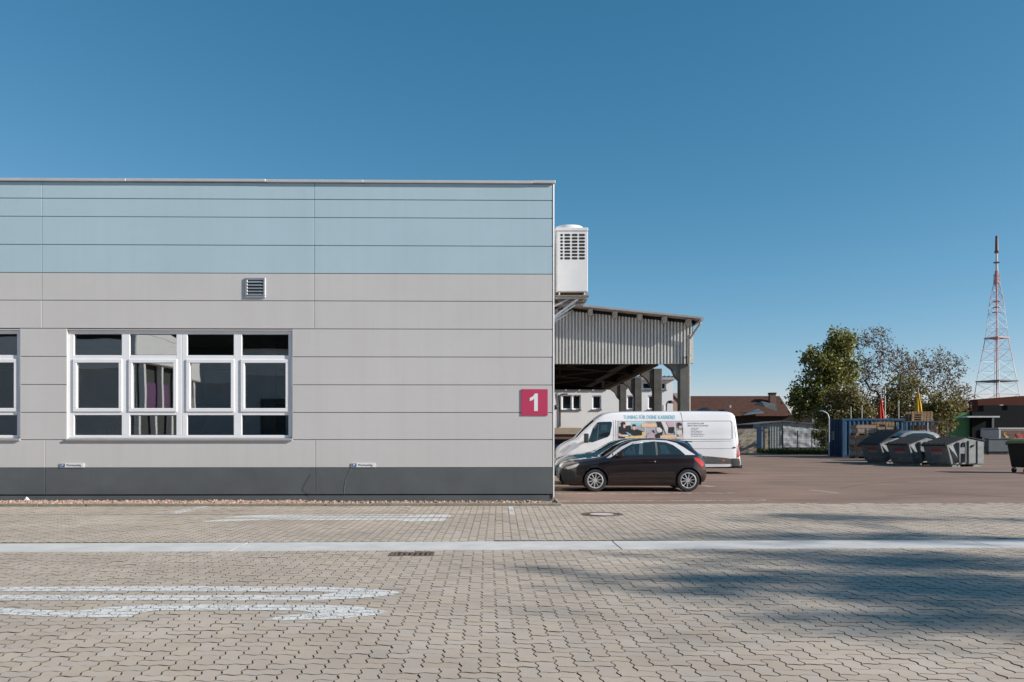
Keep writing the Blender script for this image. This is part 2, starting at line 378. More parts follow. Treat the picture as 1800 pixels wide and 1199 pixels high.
# ---- interlocking zigzag pavers
PW = 0.125
ZA = 0.10*PW; PY = 0.114
def eshape(t):
    if t < 0.25: return ZA*t/0.25
    if t < 0.75: return ZA*(1-(t-0.25)/0.25)
    return -ZA*(1-(t-0.75)/0.25)
TS = (0.0, 0.2, 0.38, 0.62, 0.8)
def outline(cells_w, cells_h):
    pts = []
    for i in range(cells_w):
        for t in TS: pts.append(((i+t)*PW, eshape(t)))
    for j in range(cells_h):
        for t in TS: pts.append((cells_w*PW + eshape(t), (j+t)*PY))
    for i in range(cells_w-1, -1, -1):
        for t in TS: u = 1-t; pts.append(((i+u)*PW, cells_h*PY + eshape(u)))
    for j in range(cells_h-1, -1, -1):
        for t in TS: u = 1-t; pts.append((eshape(u), (j+u)*PY))
    return np.array(pts)
def inset(p, d):
    nx = np.roll(p, -1, 0); pv = np.roll(p, 1, 0)
    def nrm(e): return np.stack([-e[:,1], e[:,0]], 1)/np.linalg.norm(e, axis=1)[:,None]
    n = nrm(nx-p) + nrm(p-pv); n /= np.maximum(np.linalg.norm(n, axis=1)[:,None], 1e-6)
    return p + n*d
def paver_template(cw, ch):
    o = outline(cw, ch); c = np.array([cw*PW/2, ch*PY/2])
    r0 = inset(o, 0.0035) - c; r1 = inset(o, 0.0052) - c
    n = len(o)
    v = np.concatenate([np.c_[r0, np.full(n, -0.04)], np.c_[r0, np.full(n, -0.0025)], np.c_[r1, np.zeros(n)]])
    f = []
    for k in range(2):
        for i in range(n):
            j = (i+1) % n; f.append((k*n+i, k*n+j, (k+1)*n+j, (k+1)*n+i))
    return v, f, [tuple(range(2*n, 3*n))], o - c
tH = paver_template(2, 1); tV = paver_template(1, 2); tS = paver_template(1, 1)
TP = (tH, tV, tS)
def in_view(X, Y, z=0, m=1.04):
    return (Y > 0.5) & (np.abs(X/np.maximum(Y, .01)) < 900/F*m) & ((1.5*F/np.maximum(Y, .01) + HZ) < 1199 + 25)
placed = []                                           # (kind, x, y, rot)
# front field: 90 degree herringbone, closed with half pavers along the gutter
N = 150
for i in range(-N, N):
    for j in range(-72, 0):
        k = (i - j) % 4
        if k == 0: cx, cy, kd = i+1.0, j+0.5, 'H'
        elif k == 3 and j == -1: cx, cy, kd = i+0.5, j+0.5, 'S'
        elif k == 3: cx, cy, kd = i+0.5, j+1.0, 'V'
        else: continue
        p = along(cx*PW, cy*PY - 0.006)
        if p.y < 2.6 or abs(p.x) > 0.66*p.y + 4.0: continue
        placed.append((kd, p.x, p.y, TG))
# rear field: columns of pavers running away from the viewer
bdir = Vector((math.cos(TH), math.sin(TH), 0)); bn = Vector((-math.sin(TH), math.cos(TH), 0))
O2 = Vector((0, GNEAR + GW, 0))
def rear_ok(p, half):
    if (p - along(0, GW)).dot(gn) < half + 0.004: return False
    if p.x < 1.06: return p.y + half < 16.862 + (p.x-0.94)*math.tan(TH)
    return p.y + half < edge_y(p.x) + 0.01
for i in range(-135, 150):
    for j in range(-8, 44):
        w = (j*2 + (1 if i % 2 else 0) + 1)*PY
        p = O2 + bdir*((i+0.5)*PW) + bn*w
        if abs(p.x) > 0.66*p.y + 3.5: continue
        if rear_ok(p, PY): placed.append(('V', p.x, p.y, TH)); continue
        for q in (p - bn*(PY/2), p + bn*(PY/2)):
            if rear_ok(q, PY/2): placed.append(('S', q.x, q.y, TH))
allp = placed
# manhole and grating openings
MH = gp(1058, 904); GRT = gp(724, 974.0)
allp = [q for q in allp if math.hypot(q[1]-MH[0], q[2]-MH[1]) > 0.43 and not (abs(q[1]-GRT[0]) < 0.33 and abs(q[2]-GRT[1]) < 0.2)]
P = np.array([(q[1], q[2], q[3], 'HVS'.index(q[0])) for q in allp])
vis = in_view(P[:,0], P[:,1], m=0.99) & (P[:,1] > 4.75)
order = np.argsort(np.where(vis, P[:,1], 1e6))
single = set(order[:300].tolist())
rng = np.random.RandomState(3)
def tpl_mesh(t, nm):
    me = bpy.data.meshes.new(nm); me.from_pydata([tuple(a) for a in t[0]], [], t[1] + t[2]); me.materials.append(M['paver']); me.materials.append(M['bed']); me.polygons.foreach_set('material_index', [1]*len(t[1]) + [0]*len(t[2])); me.update(); return me
PM = [tpl_mesh(t, 'paver') for t in TP]
vv = []; ff = []; nv = 0
for idx, q in enumerate(P):
    dz = rng.normal(0, 0.0012); tx, ty = rng.normal(0, 0.006, 2); rz = q[2] + rng.normal(0, 0.004)
    t = TP[int(q[3])]
    if idx in single:
        o = bpy.data.objects.new('paver', PM[int(q[3])]); C.objects.link(o); o.parent = paving
        o.location = (q[0], q[1], dz); o.rotation_euler = (tx, ty, rz)
    else:
        c, s = math.cos(rz), math.sin(rz); a = t[0]
        x = a[:,0]*c - a[:,1]*s; y = a[:,0]*s + a[:,1]*c
        z = a[:,2] + dz + a[:,1]*tx - a[:,0]*ty
        vv.append(np.stack([x+q[0], y+q[1], z], 1))
        for f in t[1] + t[2]: ff.append(tuple(i+nv for i in f))
        nv += len(a)
me = bpy.data.meshes.new('pavers'); me.from_pydata(np.concatenate(vv).tolist(), [], ff)
me.polygons.foreach_set('material_index', [0 if len(f) > 4 else 1 for f in ff]); me.update()
po = link('pavers', me, [M['paver'], M['bed']], paving); po['kind'] = 'stuff'

# ---- paint laid on the paver faces only, so the joints stay open
def inpoly(px, py, poly):
    ins = np.zeros(px.shape, bool); n = len(poly)
    for i in range(n):
        x1, y1 = poly[i]; x2, y2 = poly[(i+1) % n]
        c = ((y1 > py) != (y2 > py))
        with np.errstate(divide='ignore', invalid='ignore'):
            xi = (x2-x1)*(py-y1)/(y2-y1) + x1
        ins ^= c & (px < xi)
    return ins
PXY = P[:, :2]
def paint_on_pavers(name, label, polys, holes=(), cell=0.010, wear=0.05, z=0.0035, mtl='paint', on_pavers=True):
    wp = [[gp(x, y) for x, y in p] for p in polys]; wh = [[gp(x, y) for x, y in p] for p in holes]
    A = np.array([q for p in wp for q in p]); x0, y0 = A.min(0); x1, y1 = A.max(0)
    x0 = max(x0, -13)
    gx, gy = np.meshgrid(np.arange(x0, x1, cell), np.arange(y0, y1, cell)); gx = gx.ravel(); gy = gy.ravel()
    r2 = np.random.RandomState(len(name)+len(polys)*7+int(abs(x0)*10)); jx = gx + cell/2; jy = gy + cell/2
    ins = np.zeros(gx.shape, bool)
    for p in wp: ins |= inpoly(jx, jy, p)
    for p in wh: ins &= ~inpoly(jx, jy, p)
    gx, gy, jx, jy = gx[ins], gy[ins], jx[ins], jy[ins]
    keep = np.zeros(gx.shape, bool)
    if on_pavers:
        near = np.where((PXY[:,0] > x0-.3) & (PXY[:,0] < x1+.3) & (PXY[:,1] > y0-.3) & (PXY[:,1] < y1+.3))[0]
        for i in near:
            q = P[i]; d = (np.abs(jx-q[0]) < .17) & (np.abs(jy-q[1]) < .17)
            if not d.any(): continue
            k = np.where(d)[0]; c, s = math.cos(q[2]), math.sin(q[2])
            lx = (jx[k]-q[0])*c + (jy[k]-q[1])*s; ly = -(jx[k]-q[0])*s + (jy[k]-q[1])*c
            t = TP[int(q[3])]
            keep[k] |= inpoly(lx, ly, inset(t[3], 0.0055))
    else: keep[:] = True
    # worn patches
    wv = np.sin(jx*9.1+jy*5.3) + np.sin(jx*3.7-jy*13.1) + np.sin(jx*23+1.7)*.7 + np.sin(jy*31)*.5
    keep &= r2.rand(len(gx)) > wear*(1.0 + np.clip(wv, 0, 3)*1.5)
    gx, gy = gx[keep], gy[keep]; n = len(gx)
    if n == 0: return
    v = np.zeros((n, 4, 3)); v[:,:,2] = z
    v[:,0,0] = gx; v[:,0,1] = gy; v[:,1,0] = gx+cell; v[:,1,1] = gy; v[:,2,0] = gx+cell; v[:,2,1] = gy+cell; v[:,3,0] = gx; v[:,3,1] = gy+cell
    me = bpy.data.meshes.new(name); me.from_pydata(v.reshape(-1,3).tolist(), [], [(4*i,4*i+1,4*i+2,4*i+3) for i in range(n)]); me.update()
    o = link(name, me, M[mtl]); tag(o, label, 'road marking'); return o
paint_on_pavers('painted_digit', 'long stretched white zero painted on the pavers in the foreground',
    [[(-260,1031),(0,1032),(360,1031),(560,1032),(640,1035),(690,1039),(704,1042),(690,1046),(660,1050),(600,1054),(560,1056),(400,1056),(0,1055),(-260,1054)]],
    [[(-300,1040.5),(0,1040.5),(200,1040),(560,1040),(590,1042.5),(560,1046.5),(300,1047),(0,1046.5),(-300,1046.5)]])
paint_on_pavers('painted_digit', 'long stretched white three with a hooked stroke, nearest painted marking',
    [[(-260,1062),(0,1069),(40,1071),(100,1074),(140,1074),(190,1068),(250,1064),(360,1063),(560,1064),(620,1066),(665,1072),(681,1076),(660,1082),(600,1088),(540,1090.5),(465,1091),(490,1083),(545,1079),(545,1076.5),(520,1074),(360,1072.5),(270,1074),(240,1080),(230,1085),(160,1086),(60,1083.5),(0,1080),(-260,1074)]])
paint_on_pavers('painted_digit', 'thin white stretched zero painted beyond the gutter near the wall',
    [[(388,910),(420,907.6),(460,905.2),(560,904.4),(700,904.2),(790,904.8),(794,907),(790,909.4),(600,910.2),(450,910.6)]],
    [[(470,907.9),(560,906.4),(700,906.2),(740,907),(700,908),(560,908.3)]], cell=0.014, wear=0.03)
paint_on_pavers('painted_digit', 'white stretched three with a broad tapered left tip beyond the gutter',
    [[(352,917.6),(375,914.6),(410,912.6),(560,911.8),(700,911.4),(784,911.6),(786,914.5),(776,916.6),(690,917),(715,914.6),(560,914.6),(480,913.4),(420,916),(385,917.6)]], cell=0.014, wear=0.03)
paint_on_pavers('painted_line', 'faint thin white bay line running along the wall on the pavers',
    [[(-40,904.2),(285,903.3),(890,903.2),(890,904.6),(285,904.9),(-40,905.4)]], cell=0.02, wear=0.16, mtl='oldpaint')
paint_on_pavers('painted_line', 'short white bay line pointing at the wall below the red sign',
    [[(893,890.5),(902,890.5),(905,905),(896,905)]], cell=0.014, wear=0.10)
paint_on_pavers('painted_line', 'slanting white bay line on the pavers under the big window',
    [[(280,904),(345,891),(362,889.5),(374,889.5),(310,904)]], cell=0.016, wear=0.22)
def asphalt_line(label, poly, wear):
    paint_on_pavers('painted_line', label, [poly], cell=0.022, wear=wear, z=0.004, mtl='oldpaint', on_pavers=False)
asphalt_line('worn white line on the asphalt in front of the dark hatchback', [(977,880.3),(1352,879.2),(1352,880.9),(977,882.4)], 0.30)
asphalt_line('short worn line fragment on the asphalt right of the front line', [(1334,877.6),(1340,877.6),(1356,880.4),(1346,880.4)], 0.15)
asphalt_line('worn white line just before the wheels of the dark hatchback', [(977,867.2),(1285,866.0),(1297,867.8),(977,869.4)], 0.38)
asphalt_line('faint long scratch-like line on the open asphalt', [(1420,861.5),(1428,861.5),(1480,867.3),(1470,867.3)], 0.0)
asphalt_line('pale line fragment behind the tail of the dark hatchback', [(1228,853.6),(1240,853.6),(1262,855.6),(1245,855.8)], 0.0)

# tar seams and repair edges in the asphalt
for pts in ([(1560,872),(1640,868),(1700,869.5),(1800,875),(1860,878)], [(1180,845),(1330,849),(1500,846.5),(1640,850)], [(1340,826),(1460,829),(1560,828)], [(1480,858),(1520,851),(1600,846.5)]):
    w_ = [Vector((*gp(x, y), 0.004)) for x, y in pts]; m = MB()
    for p, q in zip(w_[:-1], w_[1:]):
        k = max(2, int((q-p).length/.5)); n_ = Vector((-(q-p).y, (q-p).x, 0)).normalized()
        P_ = [p.lerp(q, i/k) + n_*random.uniform(-.05, .05)*(0 < i < k) for i in range(k+1)]
        for a_, b_ in zip(P_[:-1], P_[1:]): m.quad(a_-n_*.018, b_-n_*.018, b_+n_*.018, a_+n_*.018)
    m.build('tar_seam', M['seam'], yard_o)
# ---- gutter of long concrete slabs
gutter = tag(bpy.data.objects.new('gutter', None), kind='structure'); C.objects.link(gutter)
gutter.location = (0, GNEAR, 0); gutter.rotation_euler = (0, 0, TG)
jl = (gp(418, 963)[0], gp(1087, 959)[0]); step = jl[1]-jl[0]
for k in range(-2, 3):
    a = jl[0] + k*step; b = a + step
    m = MB(); n = 10; g = 0.010
    prof = [(-0.004, -0.03), (0.004, 0.002), (GW*0.3, -0.0025), (GW*0.5, -0.004), (GW*0.7, -0.0025), (GW-0.006, 0.002), (GW+0.002, -0.03)]
    m.prism(prof, a+g, b-g, 'yz')
    m.build('gutter_slab', M['gutter'], gutter, smooth=25)

# ---- kerb and gravel bed at the foot of the wall
kerb = tag(bpy.data.objects.new('kerb', None), kind='structure'); C.objects.link(kerb)
BO = Vector((0.94, 17.85, 0))                          # right front corner of the building
kerb.location = BO; kerb.rotation_euler = (0, 0, TH)
kx = 0.10; k = 0
m0 = MB().box(-0.996, -0.004, -0.98, -0.90, -0.1, 0.055).mesh('kerb_stone')
m0.materials.append(M['kerb'])
while kx > -18:
    o = bpy.data.objects.new('kerb_stone', m0); C.objects.link(o); o.parent = kerb
    o.location = (kx, random.uniform(-.006, .006), random.uniform(-.006, .004)); o.rotation_euler = (0, random.uniform(-.004,.004), random.uniform(-.006,.006))
    b = o.modifiers.new('bevel', 'BEVEL'); b.width = 0.008; b.segments = 2
    kx -= 1.0
ME = MB().box(0.02, 0.10, -0.90, 0.3, -0.1, 0.05).build('kerb_stone', M['kerb'], kerb, 0.008)
gb = struct(MB().box(-18, 0.02, -0.90, 0.02, -0.1, 0.004).build('gravel_bed', M['kerb'], None)); gb.location = BO; gb.rotation_euler = (0,0,TH)
# stones
ico = bmesh.new(); bmesh.ops.create_icosphere(ico, subdivisions=1, radius=1.0)
iv = np.array([v.co[:] for v in ico.verts]); iff = [tuple(v.index for v in f.verts) for f in ico.faces]; ico.free()
n = 5200; rs = np.random.RandomState(5); vv = []; ff = []
for i in range(n):
    x = -12.6*rs.rand(); 
    if x > -5.5 and rs.rand() < 0.45: continue
    y = -0.88*rs.rand(); r = rs.uniform(0.014, 0.036)
    a = iv*np.array([r*rs.uniform(.7,1.3), r*rs.uniform(.7,1.3), r*rs.uniform(.5,1.0)])*(1+rs.normal(0,.16,(len(iv),1)))
    t = rs.rand()*6.28; c, s = math.cos(t), math.sin(t)
    vv.append(np.stack([a[:,0]*c-a[:,1]*s+x, a[:,0]*s+a[:,1]*c+y, a[:,2]+(0.0 if x > -5.5 else 0.018)+rs.rand()*0.025], 1))
    b = len(vv)-1; ff += [tuple(j+b*len(iv) for j in f) for f in iff]
me = bpy.data.meshes.new('gravel'); me.from_pydata(np.concatenate(vv).tolist(), [], ff); me.update()
go = link('gravel', me, M['gravel']); go.location = BO; go.rotation_euler = (0,0,TH)
tag(go, 'reddish gravel strip between kerb and dark plinth', 'gravel', kind='stuff')
st = MB(); a = iv*np.array([.075,.05,.05])*(1+rs.normal(0,.18,(len(iv),1))); st.add(a.tolist(), iff)
so = st.build('loose_stone', M['render']); so.location = (wx(44,17.3), 17.35, 0.10); tag(so, 'single white stone lying on the gravel at the wall', 'stone')

# ---- manhole cover and drain grating
mh = thing('manhole_cover', 'round manhole cover with rusty iron ring set in the pavers', 'manhole', (MH[0], MH[1], 0))
MB().lathe([(0.40,-0.03),(0.40,0.004),(0.36,0.006),(0.32,0.002),(0.32,-0.03)], 40).build('ring', M['iron'], mh, smooth=30)
MB().lathe([(0.0,0.004),(0.225,0.004),(0.23,-0.02)], 36).build('concrete_fill', M['palefill'], mh)
MB().lathe([(0.232,-0.02),(0.235,0.006),(0.28,0.006),(0.285,-0.012),(0.318,-0.012)], 40).build('cover_rim', M['iron'], mh)
MB().lathe([(0.40,-0.0045),(0.60,-0.0045)], 40).build('surround', M['paver'], mh)
for i in range(8):
    sk = MB(); t = i*math.pi/4; sk.box(-0.02,0.02,-0.02,0.02,-0.012,0.006); 
    for q in range(-8,0): sk.v[q] = (sk.v[q][0]+0.302*math.cos(t), sk.v[q][1]+0.302*math.sin(t), sk.v[q][2])
    sk.build('lug', M['iron'], mh)
gr = thing('drain_grating', 'rusty cast iron drain grating beside the pale gutter', 'drain', (GRT[0], GRT[1], 0), TG)
f = MB(); L, W = 0.56, 0.30
f.box(-L/2,L/2,-W/2,-W/2+.035,-.03,.004); f.box(-L/2,L/2,W/2-.035,W/2,-.03,.004); f.box(-L/2,-L/2+.05,-W/2+.035,W/2-.035,-.03,.004); f.box(L/2-.05,L/2,-W/2+.035,W/2-.035,-.03,.004)
f.build('frame', M['iron'], gr, 0.004)
for i in range(7):
    x = -0.20 + i*0.0667; MB().box(x-.017,x+.017,-W/2+.035,W/2-.035,-.03,.003).build('bar', M['iron'], gr, 0.003)
MB().box(-L/2+.01,L/2-.01,-W/2+.01,W/2-.01,-.3,-.0055).build('shaft', M['black'], gr)
for q in ((-L/2-.16,-L/2-.004,-W/2-.10,W/2+.02,-.03,-.004),(L/2+.004,L/2+.16,-W/2-.10,W/2+.02,-.03,-.004),(-L/2-.003,L/2+.003,-W/2-.10,-W/2-.004,-.03,-.004)): MB().box(*q).build('surround', M['paver'], gr)
# ================================================================== THE PANELLED BUILDING
S0 = 78.5
def bx(x): return (x-900)/S0 - 0.94                      # photo column on the front wall -> building x
def bz(y): return CAM_H + (HZ - y)/S0
bld = thing('industrial_building', 'long low flat-roofed building of grey and pale blue wall panels', 'building', BO, TH)
rows_z = [0.169, 0.767, 1.391, 1.997, 2.615, 3.239, 3.863, 4.487, 5.099, 5.723, 6.347, 6.75, 7.12]
J = 0.0075
def panel(x0, x1, z0, z1, m, proud=0.0):
    ja = random.uniform(-.0015, .0015)
    me = MB().box(x0+J*.6, x1-J*.6, -proud+ja, 0.2, z0+J, z1-J).build('panel', M[m], bld, 0.005)
    return me
R_END = -0.02
xu = [bx(-393), bx(81), bx(554), R_END]; xl = [bx(-387), bx(87), bx(556), R_END]
for r in range(12):
    z0, z1 = rows_z[r], rows_z[r+1]; m = 'plinth' if r == 0 else ('grey' if r < 8 else 'blue')
    if r >= 6: cols = list(zip(xu[:-1], xu[1:]))
    elif r <= 1: cols = list(zip(xl[:-1], xl[1:]))
    else: cols = [(bx(-429), bx(-348)), (bx(43), bx(124)), (bx(515), R_END)]
    for a, b in cols: panel(a, b, z0, z1, m, 0.004 if r == 0 else 0)
# recessed foot below the plinth
MB().box(bx(-430), R_END-0.012, 0.014, 0.24, -0.1, 0.150).build('foot_strip', M['plinth'], bld)
# dark backing in the joints
bk = MB(); bk.box(bx(-429), R_END-0.02, 0.018, 0.16, 3.86, 7.1); bk.box(bx(-429), R_END-0.02, 0.018, 0.16, 0.17, 1.36)
for a, b in [(bx(-429), bx(-348)), (bx(43), bx(124)), (bx(515), R_END)]: bk.box(a+.01, b-.02, 0.018, 0.16, 1.361, 3.859)
bk.build('joint_backing', M['joint'], bld)
tr = MB()
tr.lathe([(0.018, 0.10), (0.018, 7.11)], 12, (-0.012, 0.008, 0)); tr.build('corner_trim', M['coping'], bld, smooth=60)
MB().box(-0.02, 0.0, 0.026, 0.3, 0.1, 7.1).build('end_edge', M['grey'], bld)
# rest of the shell
MB().box(-0.3, -0.019, 0.31, 14, 0, .765).build('added_end_base', M['plinth'], bld)  # unseen dark base, added to dim the reflection in the car nose
sh = MB(); sh.box(-0.3, -0.021, 0.21, 14, .768, 7.1); sh.box(bx(-430), -0.3, 13.8, 14, 0, 7.1); sh.box(bx(-430)-.2, bx(-430), 0.0, 14, 0, 7.1); sh.box(bx(-430), -0.3, 0.21, 13.8, 6.6, 7.05)
sh.build('rear_shell', M['grey'], bld)
# coping in lengths, one a hair out of line
xs = [bx(-430), bx(-110), bx(228), bx(470), bx(640), bx(936), 0.03]
for a, b in zip(xs[:-1], xs[1:]):
    dz = random.uniform(-.008, .006)
    MB().prism([(-0.055,7.125+dz),(-0.055,7.185+dz),(0.4,7.205+dz),(0.4,7.125+dz)], a+.002, b-.002, 'yz').build('coping', M['coping'], bld, 0.006)
# room behind the glass
rm = MB(); X0, X1 = bx(-429), -0.32
rm.quad((X0,6,0.2),(X1,6,0.2),(X1,6,3.9),(X0,6,3.9)); rm.quad((X0,.22,0.2),(X1,.22,0.2),(X1,6,0.2),(X0,6,0.2)); rm.quad((X0,.22,3.86),(X1,.22,3.86),(X1,6,3.86),(X0,6,3.86))
rm.build('room_lining', M['room'], bld)
for q in ((X0,X1,3.6,3.9,3.25,3.85),(bx(60),bx(560),5.2,5.6,.21,2.4),(bx(160),bx(240),1.2,1.7,.21,1.75),(bx(330),bx(500),2.2,2.7,.21,1.7),(bx(455),bx(475),.5,.6,.21,3.6)): MB().box(*q).build('furnishing', M['roomdark'], bld)
for q in range(6): MB().box(bx(140+q*66), bx(146+q*66), 2.9, 3.0, 0.21, 3.3).build('furnishing', M['roomdark'], bld)
for q in ((bx(150),bx(166),.7,.9,1.2,1.62),(bx(205),bx(212),.6,.75,1.2,1.68),(bx(215),bx(219),.55,.66,1.2,1.7)): MB().box(*q).build('room_object', M['roomlight'], bld)

def window(x_off):
    def X(x): return bx(x) + x_off
    w = MB()
    F0, F1 = 0.055, 0.125                                # frame set back from the wall face
    zt, zbm = bz(582), bz(770)
    xl_, xr_ = X(124.6), X(514.4)
    # outer frame and fixed bars
    w.box(xl_, xr_, F0, F1, bz(588), zt); w.box(xl_, xr_, F0, F1, zbm, bz(765))
    w.box(xl_, X(134.5), F0, F1, bz(765), bz(588)); w.box(X(507.5), xr_, F0, F1, bz(765), bz(588))
    for a, b in ((217,231),(412,426)): w.box(X(a), X(b), F0-.001, F1, bz(765), bz(588))
    w.box(X(312), X(321.2), F0-.001, F1, bz(765), bz(588)); w.box(X(321.8), X(331), F0-.001, F1, bz(765), bz(588))
    cols = ((134.5,217),(231,312),(331,412),(426,507.5))
    for a, b in cols:
        w.box(X(a), X(b), F0, F1, bz(637), bz(625)); w.box(X(a), X(b), F0, F1, bz(730), bz(719))
    win = w.build('window', M['upvc'], bld, 0.006)
    for a, b in cols:
        # opening sash, a little proud of the frame
        s = MB(); q0, q1 = F0-0.022, F1-0.01; A, B = X(a-1.5), X(b+1.5); zt2, zb2 = bz(632), bz(724)
        t = 6.3/S0
        s.box(A, B, q0, q1, zt2-t, zt2); s.box(A, B, q0, q1, zb2, zb2+t); s.box(A, A+t, q0, q1, zb2+t, zt2-t); s.box(B-t, B, q0, q1, zb2+t, zt2-t)
        s.build('sash', M['upvc'], win, 0.007)
        for (z0, z1, i, dy) in ((625,588,0,0),(717,639.5,6,-.01),(765,730,0,0)):
            g = MB(); yy = 0.10+dy; ty = random.uniform(-.004,.004); tz = random.uniform(-.004,.004)
            g.quad((X(a+i)-.01, yy-ty, bz(z0)-.01), (X(b-i)+.01, yy+ty, bz(z0)-.01), (X(b-i)+.01, yy+ty+tz, bz(z1)+.01), (X(a+i)-.01, yy-ty+tz, bz(z1)+.01))
            g.build('pane', M['glass'], win, recalc=False)
        gk = MB()
        for (z0, z1, i) in ((625,588,0),(765,730,0)):
            t = .012; u0, u1, v0, v1 = X(a), X(b), bz(z0), bz(z1)
            gk.box(u0,u1,.088,.098,v0,v0+t); gk.box(u0,u1,.088,.098,v1-t,v1); gk.box(u0,u0+t,.088,.098,v0+t,v1-t); gk.box(u1-t,u1,.088,.098,v0+t,v1-t)
        gk.build('gasket', M['cladding'], win)
    sl = MB(); sl.prism([(-0.045,bz(774.5)),(-0.045,bz(771.5)),(0.12,bz(769.6)),(0.12,bz(774.5))], xl_-.02, xr_+.02, 'yz')
    sl.build('sill', M['sill'], win, 0.003)
    rv = MB(); rv.box(X(123.2), X(124.5), 0.004, .2, bz(771), bz(579.6)); rv.box(X(514.5), X(515.8), 0.004, .2, bz(771), bz(579.6)); rv.box(X(124.5), X(514.5), 0.004, .2, bz(581.8), bz(580.2))
    rv.build('reveal', M['grey'], win)
window(0.0); window(bx(-348)-bx(124))

# vent grille with louvres
vg = thing('vent_grille', 'small square galvanised louvre vent high on the grey wall', 'vent', BO, TH)
vx0, vx1, vz0, vz1 = bx(434), bx(469), bz(525), bz(490)
f = MB(); t = 0.05; yo, yi = -0.03, 0.02
for (a,b,c,d) in ((vx0,vx1,vz1-t,vz1),(vx0,vx1,vz0,vz0+t),(vx0,vx0+t,vz0+t,vz1-t),(vx1-t,vx1,vz0+t,vz1-t)): f.box(a,b,yo,yi,c,d)
f.build('frame', M['galv'], vg, 0.006)
MB().box(vx0+t,vx1-t,-.004,.0,vz0+t,vz1-t).build('opening', M['black'], vg)
for i in range(5):
    z = vz0 + t + (i+0.25)*(vz1-vz0-2*t)/5
    MB().prism([(-0.036,z-.012),(-0.034,z-.004),(-.006,z+.036),(-.008,z+.028)], vx0+t, vx1-t, 'yz').build('louvre', M['galv'], vg)
# number sign
sg = thing('number_sign', 'square crimson sign with a white numeral 1 on the wall corner', 'sign', BO, TH)
sx0, sx1, sz0, sz1 = bx(916.2), bx(962.8), bz(730.6), bz(684.2)
MB().box(sx0,sx1,-.016,-.008,sz0,sz1).build('plate', M['red'], sg, 0.001)
for a in (sx0+.05, sx1-.05):
    for b in (sz0+.04, sz1-.04): MB().lathe([(0,-.021),(.008,-.02),(.011,-.016)], 10, (a,0,b), 'y').build('screw', M['red'], sg)
nx0, nx1, nz0, nz1 = bx(931.2), bx(945.3), bz(722.6), bz(691.8)
w = nx1-nx0; h = nz1-nz0
d1 = [(nx1,nz0),(nx1,nz1),(nx1-.36*w,nz1),(nx1-.50*w,nz1-.10*h),(nx1-.70*w,nz1-.19*h),(nx0,nz1-.25*h),(nx0,nz1-.43*h),(nx1-.72*w,nz1-.385*h),(nx1-.46*w,nz1-.30*h),(nx1-.46*w,nz0)]
MB().prism(d1, -.0185, -.0165, 'xz').build('numeral', M['white'], sg)
# little parking plates just above the plinth
def plate(x0, lab):
    p = thing('parking_plate', lab, 'sign', BO, TH)
    a, b = bx(x0), bx(x0+41); z0, z1 = bz(821), bz(813.8)
    MB().box(a,b,-.02,-.006,z0,z1).build('plate', M['white'], p)
    MB().box(a+.012,a+.105,-.0225,-.0205,z0+.008,z1-.008).build('blue_field', M['signblue'], p)
    text_obj('P', 'letter', 0.04, 0.055, M['white'], p, a+.036, z0+.018, -.0245, 0.02)
    text_obj('Werkstattltg.', 'lettering', 0.335, 0.046, M['ink'], p, a+.135, z0+.026, -.0225, 0.014)
plate(113.5, 'small white and blue parking plate below the big window'); plate(619.5, 'small white and blue parking plate on the windowless wall half')
# cracks and a cable end at the plinth
ck = thing('plinth_cable', 'thin pale crack-like cable running down the plinth from the plate', 'cable', BO, TH)
MB().path([(bx(618),-.012,bz(823)),(bx(614),-.012,bz(834)),(bx(609),-.012,bz(843)),(bx(607),-.012,bz(856)),(bx(606),-.012,bz(869))], .0022, 5).build('cable', M['galv'], ck)
ck = thing('hanging_cable', 'thin dark curved cable on the plinth beside the panel joint', 'cable', BO, TH)
MB().path([(bx(548),-.012,bz(833)),(bx(541),-.012,bz(845)),(bx(534.5),-.014,bz(856)),(bx(535),-.014,bz(861)),(bx(540),-.012,bz(866)),(bx(549),-.01,bz(869))], .0024, 5).build('cable', M['cladding'], ck)

# ---- heat pump on the end wall
AD = 19.1
ac = thing('cooling_unit', 'tall white outdoor cooling unit bracketed high on the end wall', 'cooling unit', (wx(977.3,AD), AD, wz(513.5,AD)), TH*0)
AWd = wx(1033.5,AD)-wx(977.3,AD); AH = wz(400,AD)-wz(513.5,AD); ADp = 0.95
k = AD/F
case = MB().box(0, AWd, 0.012, ADp, 0, AH-.085); case.build('casing', M['acwhite'], ac, 0.015, 2)
MB().box(-.006, AWd+.006, -.008, ADp+.006, AH-.08, AH).build('top_cover', M['acwhite'], ac, 0.012, 2)
MB().box(0.03, AWd-.008, 0.0, .0115, 0.02, AH-.095).build('front_panel', M['acwhite'], ac, 0.004)
MB().lathe([(0.0,.03),(.26,.03),(.30,.085),(.335,.09),(.352,.05),(.362,0)], 36, (AWd*.45, ADp*.42, AH)).build('fan_shroud', M['acwhite'], ac, smooth=40)
for ci, (a, b) in enumerate(((984.7,989.7),(992,1002.5),(1005,1015.3),(1017.5,1028.3))):
    for r in range(8):
        zc = wz(413.2+r*5.86, AD)-wz(513.5,AD); xa = wx(a,AD)-wx(977.3,AD); xb = wx(b,AD)-wx(977.3,AD); hh = .027
        c = .018
        MB().prism([(xa+c,zc-hh),(xb-c,zc-hh),(xb,zc-hh+c),(xb,zc+hh-c),(xb-c,zc+hh),(xa+c,zc+hh),(xa,zc+hh-c),(xa,zc-hh+c)], -.002, .006, 'xz').build('grille_slot', M['black'], ac)
for a in (0.07, AWd-.09): MB().box(a, a+.03, .02, .9, -.07, 0).build('foot', M['acwhite'], ac)
